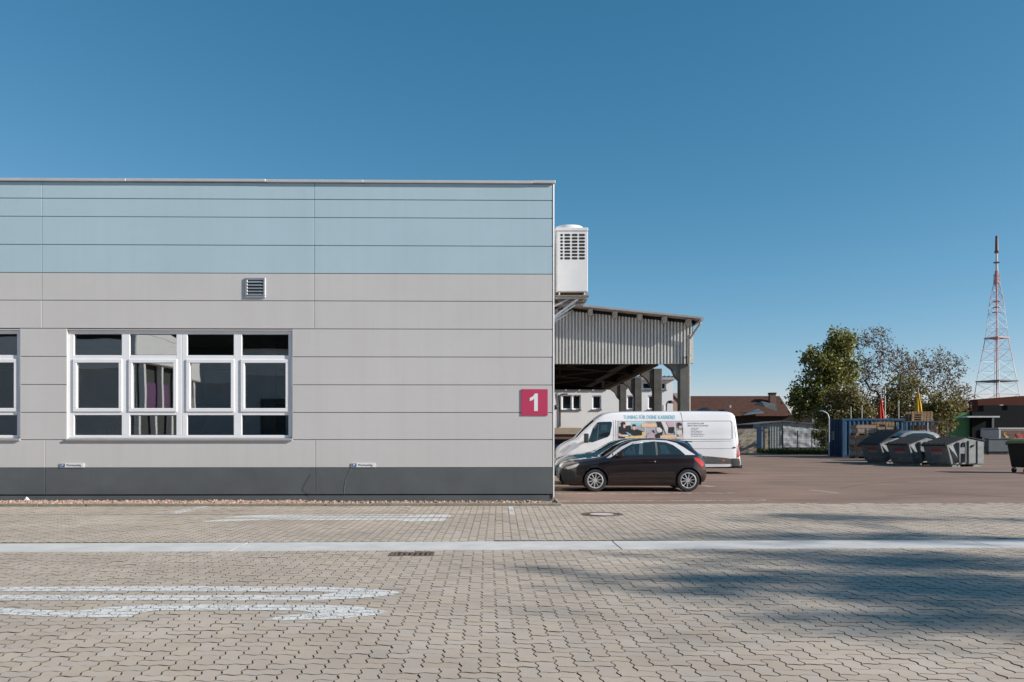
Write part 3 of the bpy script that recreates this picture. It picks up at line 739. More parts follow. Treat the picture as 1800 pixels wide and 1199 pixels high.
st = thing('unit_bracket', 'steel bracket with weathered boards and struts under the cooling unit', 'bracket', (wx(977.3,AD), AD, wz(513.5,AD)))
MB().box(-.02, AWd+.02, -.03, .95, -.115, -.073).build('board', M['rot'], st, .004)
MB().box(.05, AWd-.05, .1, .95, -.20, -.12).build('board', M['rot'], st, .004)
MB().box(-.02, AWd+.0, .0, .06, -.16, -.118).build('rail', M['galv'], st); MB().box(-.02, AWd-.1, .78, .84, -.16, -.118).build('rail', M['galv'], st)
MB().box(-.1, AWd-.10, .30, .36, -.26, -.215).build('rail', M['galv'], st)
for yy in (.03, .8):
    MB().bar((AWd-.22, yy, -.15), (-.09, yy, -.62), .045, .045).build('strut', M['galv'], st)
    MB().bar((AWd-.45, yy+.03, -.15), (-.09, yy+.03, -.36), .035, .035).build('strut', M['galv'], st)
    MB().bar((AWd-.30, yy+.05, -.30), (-.09, yy+.05, -.66), .03, .03).build('strut', M['galv'], st)
    MB().box(-.12,-.085,yy-.05,yy+.1,-.72,-.1).build('wall_plate', M['galv'], st)

# ================================================================== behind the camera: what the panes mirror
sr = thing('showroom', 'white showroom with deep fascia and banners, mirrored in the window', 'building', (-20, -9, 0))
MB().box(-9, 0, -9.6, 0, 5.35, 7.1).build('fascia', M['render'], sr, .05)
MB().prism([(-9.6,7.1),(-5,7.5),(0,7.1)], -9, 0.0, 'yz').build('roof', M['render'], sr)
MB().box(-9, -.6, -9.2, -.3, 0, 5.35).build('wall', M['roomdark'], sr)
MB().box(-9, -.6, -.29, -.1, 0, 5.35).build('wall', M['hallgrey'], sr)
for y in (-.35, -2.6, -4.9, -7.0, -9.2): MB().box(-.5, -.2, y-.12, y+.12, 0, 5.35).build('pillar', M['render'], sr)
MB().box(-.58, -.55, -4.3, -.5, 2.7, 4.3).build('banner', M['purple'], sr); MB().box(-.58,-.55,-9,-5.2,2.6,3.4).build('banner', M['pryellow'], sr); MB().box(-.58,-.55,-9,-5.2,3.42,4.2).build('banner', M['render'], sr)
rh = thing('rear_hall', 'long grey hall with pale fascia across the yard behind the viewer', 'building', (-20, -38, 0))
MB().box(-70, 60, -10, 0, 0, 6.7).build('wall', M['hallgrey'], rh); MB().box(-70, 60, -10, .15, 6.7, 8.9).build('fascia', M['hallpale'], rh); MB().prism([(-10.5,8.9),(-5,16),(-1,16),(.6,8.9)], -70.5, 60.5, 'yz').build('roof', M['roofdark'], rh)
for i in range(16): MB().box(-66+i*8, -63.5+i*8, -.02, .06, .2, 4.6).build('gate', M['roomdark'], rh)
# ================================================================== OPEN HALL
HD = 33.5; HS = F/HD; BAY = 6.2
hall = thing('open_hall', 'open-sided storage hall with ribbed grey gable and concrete columns', 'hall', (0, HD, 0))
def hx(x): return (x-900)/HS
def hz(y): return CAM_H + (HZ-y)/HS
HXR = hx(1213.5); HXL = -9.0
def roof_z(x): return hz(562) + (hx(1226)-x)*0.102          # top of the roof sheet
# gable cladding: trapezoid ribs
def ribbed(x0, x1, zb, ztop, y, pitch=0.1375, depth=0.12, flip=1):
    m = MB(); pts = []
    x = x0
    while x < x1:
        for a, dy in ((0.0, 0), (0.40, 0), (0.46, depth), (0.94, depth)): pts.append((min(x+a*pitch, x1), y + flip*dy))
        x += pitch
    pts.append((x1, y))
    n = len(pts)
    for (px, py) in pts: m.v.append((px, py, zb))
    for (px, py) in pts: m.v.append((px, py, ztop(px)))
    m.f = [(i, i+1, i+1+n, i+n) for i in range(n-1)]; m.m = [0]*(n-1)
    return m
ribbed(HXL, hx(1217), hz(640), lambda x: roof_z(x)-.20, -0.10).build('gable_cladding', M['clad'], hall, recalc=False)
ribbed(HXL, hx(1217), hz(640), lambda x: roof_z(x)-.20, 3*BAY+.4).build('gable_cladding', M['roofdark'], hall, recalc=False)  # rear copy of the cladding, near-black to carry the shade inside the hall
MB().box(hx(1211.5), hx(1217.5), -.13, -.05, hz(639), hz(588)).build('edge_flashing', M['clad'], hall)
# roof sheet with overhang
OV = 0.68
rf = MB(); a, b = HXL, hx(1226)
rf.prism([(a, roof_z(a)-.06), (b, roof_z(b)-.06), (b, roof_z(b)), (a, roof_z(a))], -OV, 3*BAY+1.0, 'xz'); rf.build('roof', M['rooftop'], hall)
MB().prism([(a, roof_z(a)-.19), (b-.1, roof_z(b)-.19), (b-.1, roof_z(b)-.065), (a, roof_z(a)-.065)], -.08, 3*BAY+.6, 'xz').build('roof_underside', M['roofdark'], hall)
MB().prism([(a, roof_z(a)-.055), (b+.01, roof_z(b)-.06), (b+.01, roof_z(b)+.015), (a, roof_z(a)+.015)], -OV-.03, -OV-.002, 'xz').build('verge_board', M['rooftop'], hall)
for px in (993, 1036, 1079, 1122, 1165, 1207):
    x = hx(px); w = .085; z1 = roof_z(x)-.075
    MB().box(x-w, x+w, -OV+.12, 3*BAY, z1-.27, z1).build('purlin', M['purlin'], hall, .01)
# gutter and downpipe at the eaves
MB().tube((hx(1227.5), -OV, hz(564.5)), (hx(1227.5), 3*BAY+1, hz(564.5)), .085, n=10).build('eaves_gutter', M['galv'], hall)
dp = MB(); dp.path([(hx(1226.5),-OV+.2,hz(569)),(hx(1225.5),-OV+.2,hz(573)),(hx(1210),-.22,hz(597.5)),(hx(1209.5),-.22,hz(640)),(hx(1209.5),-.22,0.0)], .05, 8); dp.build('downpipe', M['purlin'], hall, smooth=50)
MB().box(hx(1207.5),hx(1211.8),-.30,-.13,hz(626.5),hz(625)).build('pipe_clip', M['galv'], hall)
# frames
CXR = hx(1212.7); CXL = hx(1195.3)
for k in range(4):
    y = k*BAY
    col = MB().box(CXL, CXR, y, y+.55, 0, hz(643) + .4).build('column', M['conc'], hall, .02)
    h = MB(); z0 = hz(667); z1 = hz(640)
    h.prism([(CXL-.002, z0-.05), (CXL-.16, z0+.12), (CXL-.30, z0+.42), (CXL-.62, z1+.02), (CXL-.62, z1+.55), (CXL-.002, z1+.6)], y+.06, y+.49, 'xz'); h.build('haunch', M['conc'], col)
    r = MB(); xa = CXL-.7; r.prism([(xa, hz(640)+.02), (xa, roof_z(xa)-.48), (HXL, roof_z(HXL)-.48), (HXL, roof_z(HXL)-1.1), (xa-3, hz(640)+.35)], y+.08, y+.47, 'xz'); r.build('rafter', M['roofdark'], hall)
MB().box(CXL-1.05, CXL-.80, .6, 3*BAY, hz(640)-.02, hz(640)+.24).build('eaves_beam', M['beam'], hall)
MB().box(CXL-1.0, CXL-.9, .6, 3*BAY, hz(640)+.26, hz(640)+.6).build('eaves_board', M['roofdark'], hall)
for k in range(3):
    y = k*BAY + BAY/2
    MB().bar((CXL-1.2, y, hz(640)+.5), (HXL, y, hz(640)+.9), .1, .12).build('brace', M['beam'], hall)
    MB().bar((CXL-4.5, y, hz(640)+.2), (CXL-4.5, y, hz(640)+1.2), .08, .08).build('hanger', M['beam'], hall)
    MB().bar((CXL-4.5, y, hz(640)+.2), (CXL-1.2, y, hz(640)+.55), .08, .08).build('brace', M['beam'], hall)
MB().box(HXL-.1, HXL, -.1, 3*BAY+.4, 0, 8).build('light_stop_wall', M['roofdark'], hall)  # unseen wall, added to keep the hall interior dark

# ================================================================== WHITE OFFICE BEHIND THE HALL
OD = 57.0; OS = F/OD
def ox(x): return (x-900)/OS
def oz(y): return CAM_H + (HZ-y)/OS
off = thing('white_office', 'white rendered office block seen through the open hall', 'building', (0, OD, 0))
wins = [(987.5,1005,694,720),(1006,1021,694,720),(1041,1057,695,719.5),(1102,1115,695,719.5),(1139,1152,695,719.5),
        (952,986-11,676,685.5),(976,992.5,672,685.3),(998,1016,672,685.3),(1022,1040,672,685.3),(1046,1064,672,685.3),(1129,1147,672,684.6),(1153,1171,672,685)]
# wall pieces round the openings: rows of bands
def wall_with_holes(x0, x1, z0, z1, holes, y0, y1):
    m = MB(); xs = sorted({x0, x1, *[h[0] for h in holes], *[h[1] for h in holes]}); zs = sorted({z0, z1, *[h[2] for h in holes], *[h[3] for h in holes]})
    for i in range(len(xs)-1):
        run = None
        for j in range(len(zs)-1):
            cx, cz = (xs[i]+xs[i+1])/2, (zs[j]+zs[j+1])/2
            if any(h[0] < cx < h[1] and h[2] < cz < h[3] for h in holes):
                if run is not None: m.box(xs[i], xs[i+1], y0, y1, run, zs[j]); run = None
            elif run is None: run = zs[j]
        if run is not None: m.box(xs[i], xs[i+1], y0, y1, run, zs[-1])
    return m
holes = [(ox(a), ox(b), oz(d), oz(c)) for a, b, c, d in wins]
wall_with_holes(-12, ox(1183), 0, oz(668), holes, 0, .3).build('wall', M['render'], off)
MB().box(-12, ox(1183), .31, 10, 0, oz(668)).build('inner_block', M['roomdark'], off)
MB().box(ox(1183)-.25, ox(1183)-.002, .3, 10, 0, oz(668)).build('side_wall', M['render'], off)
for (a, b, c, d) in holes:
    f = MB(); t = .09
    f.box(a,b,.1,.2,c,c+t); f.box(a,b,.1,.2,d-t,d); f.box(a,a+t,.1,.2,c+t,d-t); f.box(b-t,b,.1,.2,c+t,d-t)
    fo = f.build('window', M['upvc'], off)
    MB().quad((a+t,.17,c+t),(b-t,.17,c+t),(b-t,.17,d-t),(a+t,.17,d-t)).build('pane', M['darkglass'], fo)
    MB().box(a-.05,b+.05,-.08,.08,c-.07,c-.002).build('sill', M['slate'], fo)
MB().box(-12.2, ox(1186), -.35, 10.3, oz(668), oz(664)).build('fascia', M['tin'], off)
rr = MB(); n = 46
for i in range(n):
    x0 = ox(1186) - i*.3
    rr.prism([(x0-.3, oz(664)), (x0-.15, oz(664)+.14), (x0, oz(664))], -.35, 9.8, 'xz')
rr.build('roof', M['slate'], off)
MB().box(ox(1160), ox(1166.5), -.08, -.002, oz(722), oz(712)).build('meter_box', M['tin'], off)
cab = MB(); cab.path([(ox(985),-.04,oz(750)),(ox(985),-.04,oz(694)),(ox(988),-.04,oz(692.5)),(ox(998),-.04,oz(692.5))], .035, 5); cab.path([(ox(980),-.04,oz(690)),(ox(983),-.04,oz(705)),(ox(984),-.04,oz(724))], .025, 5)
cab.build('cable', M['lampblack'], off)
MB().lathe([(0,-.02),(.16,-.02),(.17,-.06),(.10,-.10),(0,-.10)], 20, (ox(976.5), 0, oz(716)), 'y').build('wall_lamp', M['lampblack'], off)
rp = thing('loading_ramp', 'low beige loading ramp with brown edge before the white office', 'ramp', (0, OD-6, 0))
RS = F/(OD-6)
MB().box(-8, (1022-900)/RS, 0, 5, CAM_H+(HZ-763)/RS, CAM_H+(HZ-752)/RS).build('deck', M['beige'], rp)
MB().box(-8, (1022-900)/RS-.1, .1, 5, CAM_H+(HZ-772)/RS, CAM_H+(HZ-763.2)/RS).build('edge', M['brick'], rp)
MB().box(-8, (1022-900)/RS-.1, .3, 5, 0, CAM_H+(HZ-772.2)/RS).build('plinth', M['contdark'], rp)
gl = thing('gooseneck_lamp', 'black gooseneck yard lamp in front of the white office', 'lamp', (ox(1171.5)*.95, OD*.95, 0))
MB().path([(0,0,0),(0,0,3.55),(.06,0,3.72),(.18,0,3.80),(.3,0,3.78)], .045, 8).build('post', M['brick'], gl)
MB().lathe([(0,.12),(.08,.12),(.2,-.06),(.19,-.08),(0,-.06)], 16, (.3,0,3.72)).build('shade', M['lampblack'], gl, smooth=40)

ph = thing('pink_house', 'pinkish house gable just visible past the white office', 'house', (0, 74, 0)); PS = F/74
MB().box((1176-900)/PS, (1200-900)/PS, 0, 6, 0, CAM_H+(HZ-691)/PS).build('wall', M['pink'], ph)
MB().prism([((1168-900)/PS, CAM_H+(HZ-683)/PS),((1190-900)/PS, CAM_H+(HZ-706)/PS),((1190-900)/PS, CAM_H+(HZ-709)/PS),((1168-900)/PS, CAM_H+(HZ-686)/PS)], -1.2, -.2, 'xz').build('porch_roof', M['lampblack'], ph)

# ================================================================== BROWN-ROOFED HOUSE, WALL, SHED, FENCE
BD = 86.0; BS = F/BD
def fx(x): return (x-900)/BS
def fz(y): return CAM_H + (HZ-y)/BS
bh = thing('brown_house', 'low dark brick house with brown tiled roof and chimney', 'house', (0, BD, 0))
MB().box(fx(1222), fx(1440), 2.0, 9, 0, fz(729)).build('wall', M['darkbrick'], bh)
ridge = fz(692); eav = fz(731)
roofm = MB(); x0, x1 = fx(1222), fx(1400)
roofm.add([(x0-.7,1.2,eav),(x1,1.2,eav),(x1,5.5,ridge),(x0+.1,5.5,ridge),(x0-.7,9.8,eav),(x1,9.8,eav)], [(0,1,2,3),(4,3,2,5),(0,3,4),(1,5,2)])
ro = roofm.build('roof', M['tile'], bh)
tc = MB()                                                 # tile courses: real steps
ns = 26
for i in range(ns):
    t0, t1 = i/ns, (i+1.15)/ns
    ya, yb = 1.2+4.3*t0, 1.2+4.3*min(1, t1); za, zb = eav+(ridge-eav)*t0, eav+(ridge-eav)*min(1, t1)
    xa = x0-.7+.8*t0
    tc.add([(xa,ya-.02,za+.055),(x1,ya-.02,za+.055),(x1,yb,zb+.015),(xa,yb,zb+.015),(xa,ya-.02,za),(x1,ya-.02,za)], [(0,1,2,3),(4,5,1,0)])
tc.build('tile_courses', M['tile'], ro)['kind'] = 'stuff'
MB().bar((x0-.74,1.1,eav),(x0+.06,5.5,ridge+.05),.12,.25).build('verge', M['slate'], bh)
ch = MB().box(fx(1373),fx(1383.5),3.6,4.3,fz(722),fz(690)).build('chimney', M['brick'], bh); MB().box(fx(1372.2),fx(1384.3),3.55,4.35,fz(689.8),fz(687)).build('chimney_cap', M['darkbrick'], ch)
MB().box(fx(1291),fx(1294),1.9,2.2,fz(716),fz(711)).build('roof_vent', M['tin'], bh)
MB().add([(fx(1308),.4,fz(730)),(fx(1347),.4,fz(726)),(fx(1347),2.8,fz(716.5)),(fx(1330),2.8,fz(721))], [(0,1,2,3)]).build('lean_to_roof', M['slate'], bh)
MB().add([(fx(1330),1.4,fz(711)),(fx(1345),1.2,fz(704.5)),(fx(1372),1.4,fz(710)),(fx(1374),1.6,fz(722)),(fx(1352),1.3,fz(715))], [(0,1,2,3,4)]).build('roof_patch', M['slate'], bh)  # flat grey polygon standing before the tiled slope
MB().add([(fx(1223),-.8,fz(725)),(fx(1238),-.8,fz(716.5)),(fx(1254),-.8,fz(726)),(fx(1254),1.0,fz(726)),(fx(1238),1.0,fz(716.5)),(fx(1223),1.0,fz(725))], [(0,1,2),(1,2,3,4),(0,1,4,5)]).build('porch_roof', M['lampblack'], bh)

WD = 66.0; WS = F/WD
def vx(x): return (x-900)/WS
def vz(y): return CAM_H + (HZ-y)/WS
bw = thing('beige_wall', 'beige concrete yard wall ending in an open bay', 'wall', (0, WD, 0))
npan = 9; xa, xb = vx(1190), vx(1330)
for i in range(npan):
    for j, (z0, z1) in enumerate(((0, vz(780)), (vz(780), vz(767)), (vz(767), vz(754)))):
        MB().box(xa+(xb-xa)*i/npan+.008, xa+(xb-xa)*(i+1)/npan-.008, 0, .2, z0+.006, z1-.006).build('panel', M['beige'], bw)
MB().box(vx(1190), vx(1330), .03, .17, 0, vz(754.5)).build('core', M['kerb'], bw)
MB().box(vx(1345), vx(1350.3), 0, .3, 0, vz(753.5)).build('end_post', M['beige'], bw)
MB().box(vx(1330), vx(1345), 2.6, 2.7, 0, vz(757)).build('recess', M['kerb'], bw); MB().box(vx(1330), vx(1331), .2, 2.6, 0, vz(757)).build('recess_side', M['kerb'], bw)

SD = 73.0; SSc = F/SD
def sx_(x): return (x-900)/SSc
def sz_(y): return CAM_H + (HZ-y)/SSc
shd = thing('tin_shed', 'pale tin shed half wrapped in crumpled silver sheeting', 'shed', (0, SD, 0))
ribbed(sx_(1324), sx_(1376), 0, lambda x: sz_(745)+ (x-sx_(1324))*.075, 0, .25, .05).build('wall', M['tin'], shd, recalc=False)
t = MB(); nx, nz = 34, 20; rs = np.random.RandomState(11)
bump = rs.normal(0, 1, (nx+1, nz+1))
for _ in range(1): bump = (bump + np.roll(bump,1,0) + np.roll(bump,1,1) + np.roll(np.roll(bump,1,0),1,1))/4
xa, xb = sx_(1376), sx_(1482)
for i in range(nx+1):
    for j in range(nz+1):
        u, v = i/nx, j/nz; zt = sz_(740.5) - (sz_(740.5)-sz_(750))*u
        x = xa+(xb-xa)*u; z = .35+(zt-.35)*v
        y = -.05 + .05*bump[i, j] + .022*math.sin(z*5+x*2.2+math.sin(x*1.3)*2)
        t.v.append((x, y, z))
for i in range(nx):
    for j in range(nz): t.f.append((i*(nz+1)+j, (i+1)*(nz+1)+j, (i+1)*(nz+1)+j+1, i*(nz+1)+j+1)); t.m.append(0)
t.build('sheeting', M['tarp'], shd, smooth=180, recalc=False)
MB().box(sx_(1325), sx_(1480), .1, 6, 0, sz_(752)).build('body', M['slate'], shd)
MB().prism([(sx_(1323),sz_(745)),(sx_(1376),sz_(739.5)),(sx_(1482),sz_(749)),(sx_(1482),sz_(750.5)),(sx_(1376),sz_(741)),(sx_(1323),sz_(746.5))], -.25, 6.2, 'xz').build('roof', M['slate'], shd)
dfm = MB(); dfm.box(sx_(1325.5),sx_(1338.5),-.10,-.06,sz_(800)*0,sz_(752)); dfm.build('doorway', M['contdark'], shd)
d2 = MB(); a, b = sx_(1342), sx_(1352.5)
d2.box(a,b,-.14,-.1,sz_(754),sz_(751)); d2.box(b-.12,b,-.14,-.1,0,sz_(754.2)); d2.build('door_frame', M['contdark'], shd)

FD = 64.0; FS = F/FD
fn = thing('mesh_fence', 'green wire mesh fence on thin posts before the tin shed', 'fence', (0, FD, 0))
fzt = CAM_H + (HZ-758)/FS
for px in (1352, 1376, 1402, 1427, 1452):
    x = (px-900)/FS; MB().box(x-.035,x+.035,-.035,.035,0,fzt+.05).build('post', M['fence'], fn)
wm = MB(); xa, xb = (1352-900)/FS, (1456-900)/FS
for z in np.linspace(.08, fzt, 10): wm.tube((xa,0,z),(xb,0,z),.005,n=3,cap=False)
x = xa
while x < xb: wm.tube((x,0.01,.05),(x,0.01,fzt),.003,n=3,cap=False); x += .2
wm.build('wire_mesh', M['fence'], fn)

# grass verges
def grass(name, label, x0, x1, y0, y1, n, h):
    rs = np.random.RandomState(int(x0*10) % 1000); v = np.zeros((n,3,3))
    bx_ = rs.uniform(x0, x1, n); by = rs.uniform(y0, y1, n); a = rs.rand(n)*6.28; hh = h*(.4+rs.rand(n)**1.5); w = .02+.02*rs.rand(n)
    v[:,0] = np.stack([bx_-w*np.cos(a), by-w*np.sin(a), np.zeros(n)], 1); v[:,1] = np.stack([bx_+w*np.cos(a), by+w*np.sin(a), np.zeros(n)], 1)
    v[:,2] = np.stack([bx_+rs.normal(0,.08,n), by+rs.normal(0,.08,n), hh], 1)
    me = bpy.data.meshes.new(name); me.from_pydata(v.reshape(-1,3).tolist(), [], [(3*i,3*i+1,3*i+2) for i in range(n)]); me.update()
    tag(link(name, me, M['grass']), label, 'grass', kind='stuff')
grass('grass_verge', 'rough grass verge along the mesh fence', (1350-900)/FS, (1480-900)/FS, FD-2.0, FD+4, 14000, .34)
grass('grass_verge', 'thin strip of grass behind the grey waste containers', wx(1735,66), wx(1830,66), 63.5, 67, 6000, .3)

# ================================================================== BLUE CONTAINER, PALLETS
cn = thing('blue_container', 'blue steel shipping container behind the stacked pallets', 'container', (22.1, 53.2, 0))
CL, CW, CH = 6.06, 2.44, 2.59
def corr(p0, p1, z0, z1, n, depth, nrm):
    m = MB(); p0 = Vector(p0); p1 = Vector(p1); nv = Vector(nrm); pts = []
    for i in range(n):
        for a, dpt in ((0,0),(.3,0),(.5,1),(.8,1)): pts.append(p0.lerp(p1, (i+a)/n) - nv*depth*dpt)
    pts.append(p1); k = len(pts)
    for p in pts: m.v.append((p.x,p.y,z0))
    for p in pts: m.v.append((p.x,p.y,z1))
    m.f = [(i,i+1,i+1+k,i+k) for i in range(k-1)]; m.m = [0]*(k-1); return m
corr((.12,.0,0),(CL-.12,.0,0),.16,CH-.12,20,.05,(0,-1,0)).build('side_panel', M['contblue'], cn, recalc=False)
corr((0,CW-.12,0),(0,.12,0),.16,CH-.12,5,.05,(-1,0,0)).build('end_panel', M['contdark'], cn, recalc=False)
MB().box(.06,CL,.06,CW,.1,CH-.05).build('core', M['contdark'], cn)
for (a,b,c,d) in ((-.02,.13,-.02,.13),(CL-.13,CL+.02,-.02,.13),(-.02,.13,CW-.13,CW+.02)): MB().box(a,b,c,d,0,CH).build('corner_post', M['contblue'], cn)
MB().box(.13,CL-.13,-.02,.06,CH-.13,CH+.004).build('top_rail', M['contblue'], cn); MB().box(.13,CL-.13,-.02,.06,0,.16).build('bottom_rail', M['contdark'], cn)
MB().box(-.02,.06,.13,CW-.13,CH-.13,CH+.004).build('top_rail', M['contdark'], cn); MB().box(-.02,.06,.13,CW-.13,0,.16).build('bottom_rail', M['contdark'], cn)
MB().box(.0,CL,.0,CW,CH-.02,CH).build('roof', M['contblue'], cn)
MB().box(-.035,-.021,1.35,1.75,1.15,1.75).build('notice', M['label_white'], cn)
for q in (.55,.9,1.55,1.9): MB().tube((-.05,q,.12),(-.05,q,CH-.1),.02,n=6).build('lock_rod', M['contdark'], cn)

def pallet_mesh_parts(parent, z, w=1.3, d=.9):
    for i in range(5):
        y = -d/2 + i*(d-.11)/4; MB().box(-w/2,w/2,y,y+.11,z+.118,z+.142).build('deck_board', M['wood'], parent)
    for y in (-d/2, -.06, d/2-.12):
        for x in (-w/2, -.07, w/2-.14): MB().box(x,x+.14,y,y+.12,z+.024,z+.117).build('block', M['wood'], parent)
        MB().box(-w/2,w/2,y,y+.12,z,z+.0235).build('skid', M['wood'], parent)
def pallet(label, loc, rot=0, group=None):
    p = thing('wooden_pallet', label, 'pallet', loc, rot, group); pallet_mesh_parts(p, 0); return p
def load(label, loc, h, rot=0):
    p = thing('pallet_load', label, 'pallet load', loc, rot); pallet_mesh_parts(p, 0)
    MB().box(-.62,.62,-.43,.43,.145,.145+h*.62).build('wrapped_goods', M['crate'], p, .03)
    MB().box(-.65,.65,-.45,.45,.147+h*.62,.145+h*.62+h*.2).build('cover_board', M['wood'], p, .01)
    MB().box(-.63,.63,-.44,.44,.148+h*.82,.145+h).build('top_goods', M['wood'], p, .01)
    for x in (-.58, 0, .5): MB().box(x,x+.09,-.462,-.452,.145,.145+h*.62).build('batten', M['wood'], p)
    return p
PD = 51.0; pxm = lambda x: (x-900)/(F/PD)
xA = pxm(1516); h = .585
load('lowest wrapped pallet load of the stack against the blue container', (xA, PD, 0), h)
load('middle wrapped pallet load of the stack against the blue container', (xA-.05, PD, .145+h), h)
load('topmost wrapped pallet load of the stack against the blue container', (xA+.06, PD, .29+2*h), h*.9)
xB = pxm(1561)
MB_ = thing('timber_crate_stack', 'plain timber base stack under the double pallets by the container', 'crate', (xB, PD+.6, 0))
for i in range(3):
    MB().box(-.62,.62,-.42,.42,.04+i*.68,.68+i*.68).build('crate', M['crate'], MB_, .02)
    for x in (-.60,-.04,.5): MB().box(x,x+.1,-.44,-.421,.04+i*.68,.68+i*.68).build('batten', M['wood'], MB_)
zB = 2.05
pallet('lower of two pallets topping the crates beside the container', (xB, PD+.6, zB), 0)
pallet('upper of two pallets topping the crates beside the container', (xB+.02, PD+.6, zB+.146), .02)
xC = wx(1617, 50); 
pallets_z = 2.42
rack = thing('steel_stillage', 'dark steel rack with posts carrying crates behind the waste containers', 'rack', (xC+.15, 50, 0))
MB().box(-1.5,1.35,-.6,.6,2.30,2.36).build('shelf', M['cladding'], rack)
for x, s in ((-1.42,'cladding'),(-.85,'fence'),(-.3,'cladding'),(.05,'galv'),(.25,'cladding'),(1.25,'cladding')): MB().box(x-.03,x+.03,-.58,-.52,0,2.3).build('post', M[s], rack)
for x in (-1.42,1.25): MB().box(x-.03,x+.03,.52,.58,0,2.3).build('post', M['cladding'], rack)
MB().box(-1.5,1.35,-.5,.55,.72,.78).build('lower_shelf', M['cladding'], rack)
load('wrapped crate with slanting battens on the dark steel rack', (xC+.3, 50.1, 1.38), .58)
load('half hidden load on the lower shelf of the steel rack', (xC+.3, 50.1, .79), .42)
pallet('lower of two pallets on top of the steel rack', (xC-.03, 50.1, pallets_z-.05), 0)
pallet('middle pallet of the pile on top of the steel rack', (xC-.03, 50.1, pallets_z+.10), 0.01)
pallet('pallet laid topmost on the steel rack below the yellow parasol', (xC-.01, 50.1, pallets_z+.25), 0.0)
pallet('highest pallet above the steel rack, at the foot of the yellow tip', (xC-.02, 50.1, pallets_z+.40), -.01)

# ================================================================== WASTE CONTAINERS
def dumpster(label, loc, rot, open_lid=0.0):
    d = thing('waste_container', label, 'waste container', loc, rot, 'grey waste containers in a row')
    W = 1.35
    prof = [(.30,.12),(0,1.02),(1.22,1.36),(2.35,1.18),(2.35,.12)]
    body = MB().prism(prof, 0, W, 'xz').build('body', M['bin'], d, .012)
    lf = MB(); lf.prism([(-.12,.985),(-.13,1.035),(1.20+.25*open_lid,1.425+.5*open_lid),(1.20+.27*open_lid,1.375+.5*open_lid)], -.05, W+.05, 'xz'); lf.build('lid', M['binlid'], d, .012)
    MB().prism([(1.23,1.375),(1.23,1.425),(2.45,1.235),(2.44,1.185)], -.05, W+.05, 'xz').build('lid', M['binlid'], d, .012)
    for i in range(5):
        y = .12+i*.27; MB().bar((0.0,y,1.085),(1.15+.25*open_lid,y,1.42+.48*open_lid),.03,.03).build('lid_rib', M['binlid'], d)
    # lifting bracket, gusset and ribs on the long side
    MB().add([(.10,-.002,.98),(.62,-.002,1.10),(.62,-.15,.35),(.62,-.002,.2),(.36,-.002,.35)], [(0,1,2),(0,2,4),(4,2,3),(1,3,2)]).build('gusset', M['bin'], d)
    MB().box(.60,.66,-.17,-.003,.2,1.15).build('rib', M['bin'], d, .005)
    MB().box(.66,1.02,-.15,-.003,.62,.92).build('bracket', M['bin'], d, .01)
    MB().tube((.78,-.2,1.0),(.78,0,1.0),.055,n=12).build('trunnion', M['binlid'], d); MB().box(.98,1.03,-.17,-.003,.2,1.15).build('rib', M['bin'], d, .005)
    for x in (1.30, 1.85): MB().box(x,x+.05,-.08,-.003,.14,1.22).build('rib', M['bin'], d, .005)
    MB().box(1.35,1.84,-.03,-.003,.16,1.2).build('side_panel', M['bin'], d, .008)
    MB().tube((1.55,-.10,.98),(1.55,-.03,.98),.05,n=10).build('handle_boss', M['binlid'], d); MB().bar((1.48,-.09,.92),(1.64,-.09,1.04),.03,.03).build('handle', M['binlid'], d)
    MB().box(.4,.9,.05,W-.05,0.0,.118).build('foot', M['bin'], d); MB().box(1.7,2.25,.05,W-.05,0.0,.118).build('foot', M['bin'], d)
    # sticker on the sloping end
    def e(t, y): return (.30*(1-t)-.004, y, .12+.90*t)
    MB().quad(e(.64,.32),e(.64,.95),e(.80,.95),e(.80,.32)).build('sticker', M['label_red'], d)
    MB().quad(e(.50,.34),e(.50,.93),e(.637,.93),e(.637,.34)).build('sticker', M['label_white'], d)
    return d
AL = R(20)
dumpster('grey waste container farthest left with its lid propped open', (wx(1547,41.5), 41.5, 0), AL, .75)
dumpster('middle grey waste container between its two neighbours', (wx(1597,39.2), 39.2, 0), AL)
dumpster('grey waste container at the right end showing its whole ribbed side', (wx(1664,37.0), 37.0, 0), AL)

def wheelie(label, loc, rot):
    b = thing('wheeled_bin', label, 'bin', loc, rot)
    W, D = 1.30, .95
    m = MB(); m.add([(.1,.1,.22),(W-.1,.1,.22),(W-.1,D-.1,.22),(.1,D-.1,.22),(0,0,1.12),(W,0,1.12),(W,D,1.12),(0,D,1.12)], [(0,3,2,1),(4,5,6,7),(0,1,5,4),(1,2,6,5),(2,3,7,6),(3,0,4,7)])
    m.build('body', M['wheelie'], b, .03, 2)
    MB().box(-.04,W+.04,-.04,D+.04,1.10,1.16).build('rim', M['wheelie'], b, .015, 2)
    m = MB(); prof = [(-.05,1.165),(-.03,1.24),(.18,1.33),(W/2,1.37),(W-.18,1.33),(W+.03,1.24),(W+.05,1.165)]
    m.prism(prof, -.05, D+.05, 'xz'); m.build('lid', M['olive'], b, .02, 2)
    MB().box(.22,.30,-.075,-.05,1.2,1.235).build('lid_grip', M['yellow'], b)
    MB().quad((.18,.02,.52),(.40,.02,.52),(.40,-.012,.98),(.18,-.012,.98)).build('sticker', M['olive'], b)
    for x in (.18, W-.18):
        for y in (.16, D-.16):
            w = MB().lathe([(.0,-.035),(.05,-.035),(.1,-.025),(.1,.025),(.05,.035),(0,.035)], 18, (x,y,.10), 'y').build('castor', M['tyre'], b, smooth=40)
            MB().box(x-.04,x+.04,y-.05,y+.05,.13,.23).build('fork', M['galv'], w)
    return b
wheelie('black wheeled bin with olive yellow lid at the right edge', (wx(1773,30.9)+.62, 30.9, 0), R(6))
